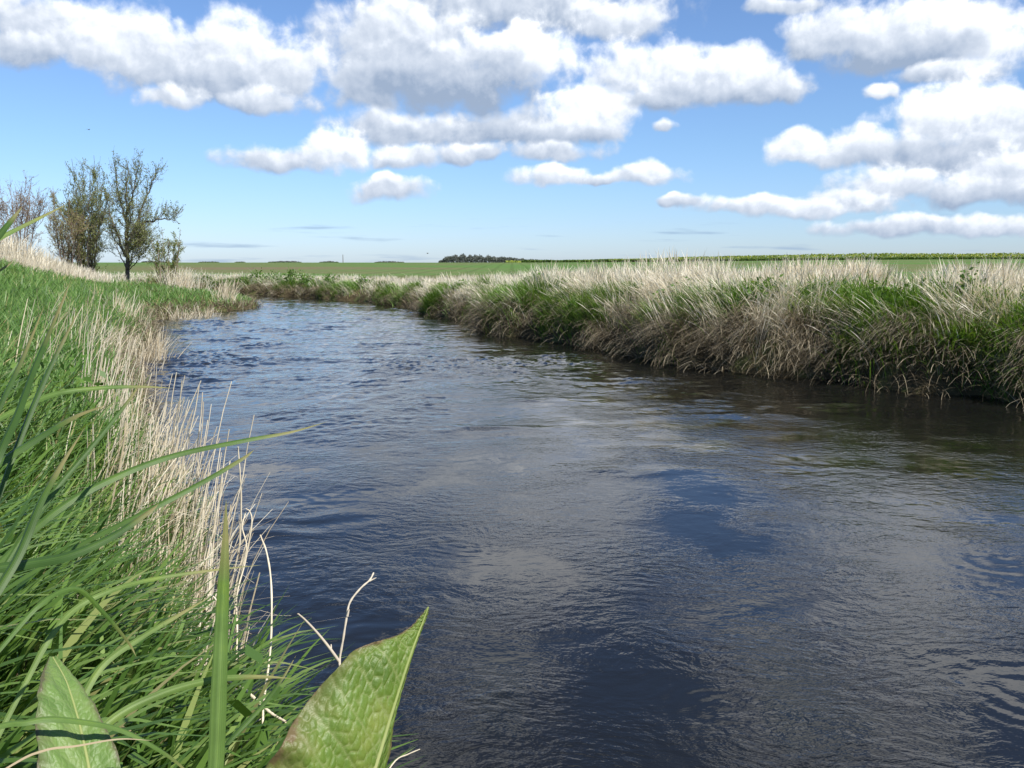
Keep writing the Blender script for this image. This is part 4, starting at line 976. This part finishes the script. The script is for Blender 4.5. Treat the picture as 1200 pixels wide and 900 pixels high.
# ------------------------------------------------------------------ sky with clouds
SUN_AZ, SUN_EL = 134, 48            # azimuth clockwise from the view direction (+Y)
def build_world():
    w = bpy.data.worlds.new('World'); S.world = w; w.use_nodes = True
    nt = w.node_tree; nt.nodes.clear(); L = nt.links.new
    # cloud masses, far ones first: direction (as photograph pixels), half-width, half-height, how bright
    lumps = [
     (640,-70,140,58,.5),(1075,-80,110,62,.5),(900,-180,110,48,.4),(560,-260,120,50,.3),(1180,-190,130,70,.45),(1050,-420,190,80,.3),(420,-480,160,60,.3),(1500,-60,170,90,.2),(-220,-40,170,70,.1),(800,-800,260,90,.2),
     (600,12,205,36,-.12),(725,22,72,28,.12),(470,50,112,52,.02),(430,105,52,34,0),(600,152,120,30,-.2),(650,176,66,15,.0),(480,152,95,26,-.05),
     (630,66,56,44,.42),(520,96,125,42,-.30),(690,132,62,38,.28),(560,60,60,24,.15),(660,150,70,16,.0),
     (50,36,84,36,.0),(20,58,52,20,-.08),(200,76,84,42,.0),(140,50,60,46,.18),(275,70,66,52,.12),(255,98,92,30,-.2),(345,85,46,42,.05),(310,116,62,18,.02),(200,114,37,16,.12),
     (330,186,72,19,.0),(475,182,52,17,.1),(545,180,46,15,.0),(395,178,48,27,.28),(460,222,54,19,.05),(458,212,26,13,.3),
     (905,104,42,20,-.05),(740,80,50,34,.2),(872,86,54,34,.3),(800,90,70,40,.2),(825,112,105,18,-.12),
     (920,6,50,12,0),(960,56,44,22,-.1),(1000,36,72,34,.1),(1060,30,84,36,.18),(1150,50,66,46,.36),(1065,66,92,28,-.3),(1110,88,74,14,-.06),
     (1190,150,54,44,.1),(1150,130,62,40,.22),(1085,140,52,36,.25),(1005,175,62,25,.12),(945,168,42,23,.28),(1120,182,112,28,-.2),(1190,206,62,32,.1),(1040,215,84,21,.15),(1150,226,72,18,-.1),(990,233,54,14,.05),(900,241,105,14,.12),(790,238,24,9,0),
     (1090,266,130,14,.0),(1180,266,64,14,.08),(705,208,54,9,0),(650,205,58,15,.2),(760,206,48,15,.18),(775,147,17,11,.1),(1027,108,25,10,.18)]
    def azel(px, py):
        r = ray(px, py); return math.degrees(math.atan2(r[0], r[1])), math.degrees(math.atan2(r[2], math.hypot(r[0], r[1])))
    tc = N(nt, 'ShaderNodeTexCoord'); sp = N(nt, 'ShaderNodeSeparateXYZ'); L(tc.outputs['Generated'], sp.inputs[0])
    at = N(nt, 'ShaderNodeMath', operation='ARCTAN2'); L(sp.outputs[0], at.inputs[0]); L(sp.outputs[1], at.inputs[1])
    asn = N(nt, 'ShaderNodeMath', operation='ARCSINE'); L(sp.outputs[2], asn.inputs[0])
    cb = N(nt, 'ShaderNodeCombineXYZ'); L(at.outputs[0], cb.inputs[0]); L(asn.outputs[0], cb.inputs[1])
    P = N(nt, 'ShaderNodeVectorMath', operation='SCALE', ins={'Scale': 180 / math.pi}); L(cb.outputs[0], P.inputs[0])
    # large warp so that no mass keeps an oval outline
    wn = N(nt, 'ShaderNodeTexNoise', ins={'Scale': .34, 'Detail': 3, 'Roughness': .5}); L(P.outputs[0], wn.inputs['Vector'])
    sb = N(nt, 'ShaderNodeVectorMath', operation='SUBTRACT', ins={1: (.5, .5, .5)}); L(wn.outputs['Color'], sb.inputs[0])
    ml = N(nt, 'ShaderNodeVectorMath', operation='MULTIPLY', ins={1: (3.2, 1.7, 0)}); L(sb.outputs[0], ml.inputs[0])
    ad = N(nt, 'ShaderNodeVectorMath', operation='ADD'); L(P.outputs[0], ad.inputs[0]); L(ml.outputs[0], ad.inputs[1])
    def relief(off):
        src = P.outputs[0]
        if off:
            o = N(nt, 'ShaderNodeVectorMath', operation='ADD', ins={1: (*off, 0)}); L(src, o.inputs[0]); src = o.outputs[0]
        n = N(nt, 'ShaderNodeTexNoise', ins={'Scale': .55, 'Detail': 6, 'Roughness': .5, 'Lacunarity': 2.2, 'Distortion': .15}); L(src, n.inputs['Vector'])
        return n.outputs['Fac']
    n0, n1 = relief(None), relief((.28, .40))
    edge = N(nt, 'ShaderNodeMath', operation='MULTIPLY_ADD', ins={1: CL_EDGE, 2: 1 - CL_EDGE * .5}); L(n0, edge.inputs[0])
    rl = N(nt, 'ShaderNodeMath', operation='SUBTRACT'); L(n0, rl.inputs[0]); L(n1, rl.inputs[1])
    rel = N(nt, 'ShaderNodeMath', operation='MULTIPLY_ADD', ins={1: CL_REL, 2: .43}); L(rl.outputs[0], rel.inputs[0])
    base = N(nt, 'ShaderNodeMath', operation='MULTIPLY_ADD', ins={1: 1.0, 2: .40}); L(n0, base.inputs[0])
    cov = sh = None
    for (px, py, rx, ry, br) in lumps:
        u, v = azel(px, py); k = .0551 * CL_SIZE
        s1 = N(nt, 'ShaderNodeVectorMath', operation='SUBTRACT', ins={1: (u, v, 0)}); L(ad.outputs[0], s1.inputs[0])
        s2 = N(nt, 'ShaderNodeVectorMath', operation='MULTIPLY', ins={1: (1 / (rx * k), 1 / (ry * k), 0)}); L(s1.outputs[0], s2.inputs[0])
        s3 = N(nt, 'ShaderNodeVectorMath', operation='LENGTH'); L(s2.outputs[0], s3.inputs[0])
        dn = N(nt, 'ShaderNodeMath', operation='SUBTRACT'); L(edge.outputs[0], dn.inputs[0]); L(s3.outputs['Value'], dn.inputs[1])
        dt = N(nt, 'ShaderNodeVectorMath', operation='DOT_PRODUCT', ins={1: (.05, .50, 0)}); L(s2.outputs[0], dt.inputs[0])
        fl = N(nt, 'ShaderNodeMath', operation='MULTIPLY_ADD', ins={1: 2.2}); L(dt.outputs['Value'], fl.inputs[0]); L(base.outputs[0], fl.inputs[2])      # flat base
        dm = N(nt, 'ShaderNodeMath', operation='MINIMUM'); L(dn.outputs[0], dm.inputs[0]); L(fl.outputs[0], dm.inputs[1])
        al = N(nt, 'ShaderNodeMapRange', interpolation_type='SMOOTHSTEP', ins={1: 0, 2: CL_SOFT, 3: 0, 4: 1}); L(dm.outputs[0], al.inputs[0])
        a2 = N(nt, 'ShaderNodeMath', operation='ADD', ins={1: br}); L(dt.outputs['Value'], a2.inputs[0])
        if cov is None:
            cov = al.outputs[0]; c0 = N(nt, 'ShaderNodeMath', operation='MULTIPLY'); L(al.outputs[0], c0.inputs[0]); L(a2.outputs[0], c0.inputs[1]); sh = c0.outputs[0]
        else:       # each mass laid over the ones behind it
            mm = N(nt, 'ShaderNodeMix', data_type='FLOAT'); L(al.outputs[0], mm.inputs[0]); L(sh, mm.inputs[2]); L(a2.outputs[0], mm.inputs[3]); sh = mm.outputs[0]
            mx_ = N(nt, 'ShaderNodeMix', data_type='FLOAT', ins={3: 1.0}); L(al.outputs[0], mx_.inputs[0]); L(cov, mx_.inputs[2]); cov = mx_.outputs[0]
    cs = N(nt, 'ShaderNodeMath', operation='MAXIMUM', ins={1: .001}); L(cov, cs.inputs[0])
    un = N(nt, 'ShaderNodeMath', operation='DIVIDE'); L(sh, un.inputs[0]); L(cs.outputs[0], un.inputs[1]); sh = un.outputs[0]
    fin = N(nt, 'ShaderNodeMath', operation='ADD'); L(sh, fin.inputs[0]); L(rel.outputs[0], fin.inputs[1])
    col = ramp(nt, fin.outputs[0], [(0, CLOUD_D), (.5, CLOUD_M), (.95, CLOUD_B)])
    sky = N(nt, 'ShaderNodeTexSky', sky_type='NISHITA', sun_disc=False, sun_elevation=R(SUN_EL), sun_rotation=R(SUN_AZ), altitude=0, air_density=1.0, dust_density=SKY_DUST, ozone_density=SKY_OZ)
    ctint = N(nt, 'ShaderNodeVectorMath', operation='SCALE', ins={'Scale': 1 / SKY_STR}); L(col.outputs[0], ctint.inputs[0])
    # thin grey streaks low over the horizon
    mp = N(nt, 'ShaderNodeVectorMath', operation='MULTIPLY', ins={1: (.13, 1.7, 0)}); L(P.outputs[0], mp.inputs[0])
    sn = N(nt, 'ShaderNodeTexNoise', ins={'Scale': 1, 'Detail': 4, 'Roughness': .5}); L(mp.outputs[0], sn.inputs['Vector'])
    sk = N(nt, 'ShaderNodeMapRange', interpolation_type='SMOOTHSTEP', ins={1: .56, 2: .72, 3: 0, 4: .6}); L(sn.outputs['Fac'], sk.inputs[0])
    sy = N(nt, 'ShaderNodeSeparateXYZ'); L(P.outputs[0], sy.inputs[0])
    lo = N(nt, 'ShaderNodeMapRange', interpolation_type='SMOOTHSTEP', ins={1: 2.0, 2: 3.2, 3: 1, 4: 0}); L(sy.outputs[1], lo.inputs[0])
    sk2 = N(nt, 'ShaderNodeMath', operation='MULTIPLY'); L(sk.outputs[0], sk2.inputs[0]); L(lo.outputs[0], sk2.inputs[1])
    st = N(nt, 'ShaderNodeMixRGB', ins={2: (*[v / SKY_STR for v in (.20, .29, .43)], 1)}); L(sk2.outputs[0], st.inputs[0])
    tr = N(nt, 'ShaderNodeMapRange', ins={1: 0, 2: 40, 3: 0, 4: 1}); L(sy.outputs[1], tr.inputs[0])
    tint = ramp(nt, tr.outputs[0], SKY_TINT)
    tm = N(nt, 'ShaderNodeMixRGB', blend_type='MULTIPLY', ins={0: 1}); L(sky.outputs[0], tm.inputs[1]); L(tint.outputs[0], tm.inputs[2]); L(tm.outputs[0], st.inputs[1])
    mx = N(nt, 'ShaderNodeMixRGB'); L(cov, mx.inputs[0]); L(st.outputs[0], mx.inputs[1]); L(ctint.outputs[0], mx.inputs[2])
    bg = N(nt, 'ShaderNodeBackground', ins={'Strength': SKY_STR}); L(mx.outputs[0], bg.inputs[0])
    o = N(nt, 'ShaderNodeOutputWorld'); L(bg.outputs[0], o.inputs[0])
    w.cycles.sampling_method = 'MANUAL'; w.cycles.sample_map_resolution = 512
SKY_STR = .092; SKY_DUST = .3; SKY_OZ = 2.5
SKY_TINT = [(0, (.66, .82, 1.22)), (.06, (.66, .82, 1.17)), (.18, (.70, .86, 1.10)), (.3, (.75, .88, 1.10)), (1, (.72, .84, 1.0))]
CL_EDGE = 1.15; CL_SOFT = .50; CL_REL = .95; CL_SIZE = 1.08
CLOUD_D = (.235, .30, .41); CLOUD_M = (.48, .53, .61); CLOUD_B = (.83, .855, .90)
build_world()
sl = bpy.data.lights.new('sun', 'SUN'); sl.energy = 5.0; sl.angle = R(.5); sl.color = (1, .955, .88)
so = bpy.data.objects.new('sun', sl); COL.objects.link(so)
a, e = R(SUN_AZ), R(SUN_EL)
sv = Vector((math.sin(a) * math.cos(e), math.cos(a) * math.cos(e), math.sin(e)))
so.rotation_euler = (-sv).to_track_quat('-Z', 'Y').to_euler(); so.location = sv * 50

S.view_settings.view_transform = 'Standard'; S.view_settings.look = 'None'; S.view_settings.gamma = 1
S.view_settings.exposure = 0.6
S.render.engine = 'CYCLES'
S.cycles.use_denoising = True
S.cycles.max_bounces = 6; S.cycles.transparent_max_bounces = 4; S.cycles.diffuse_bounces = 2; S.cycles.glossy_bounces = 2; S.cycles.transmission_bounces = 3
S.cycles.caustics_reflective = False; S.cycles.caustics_refractive = False
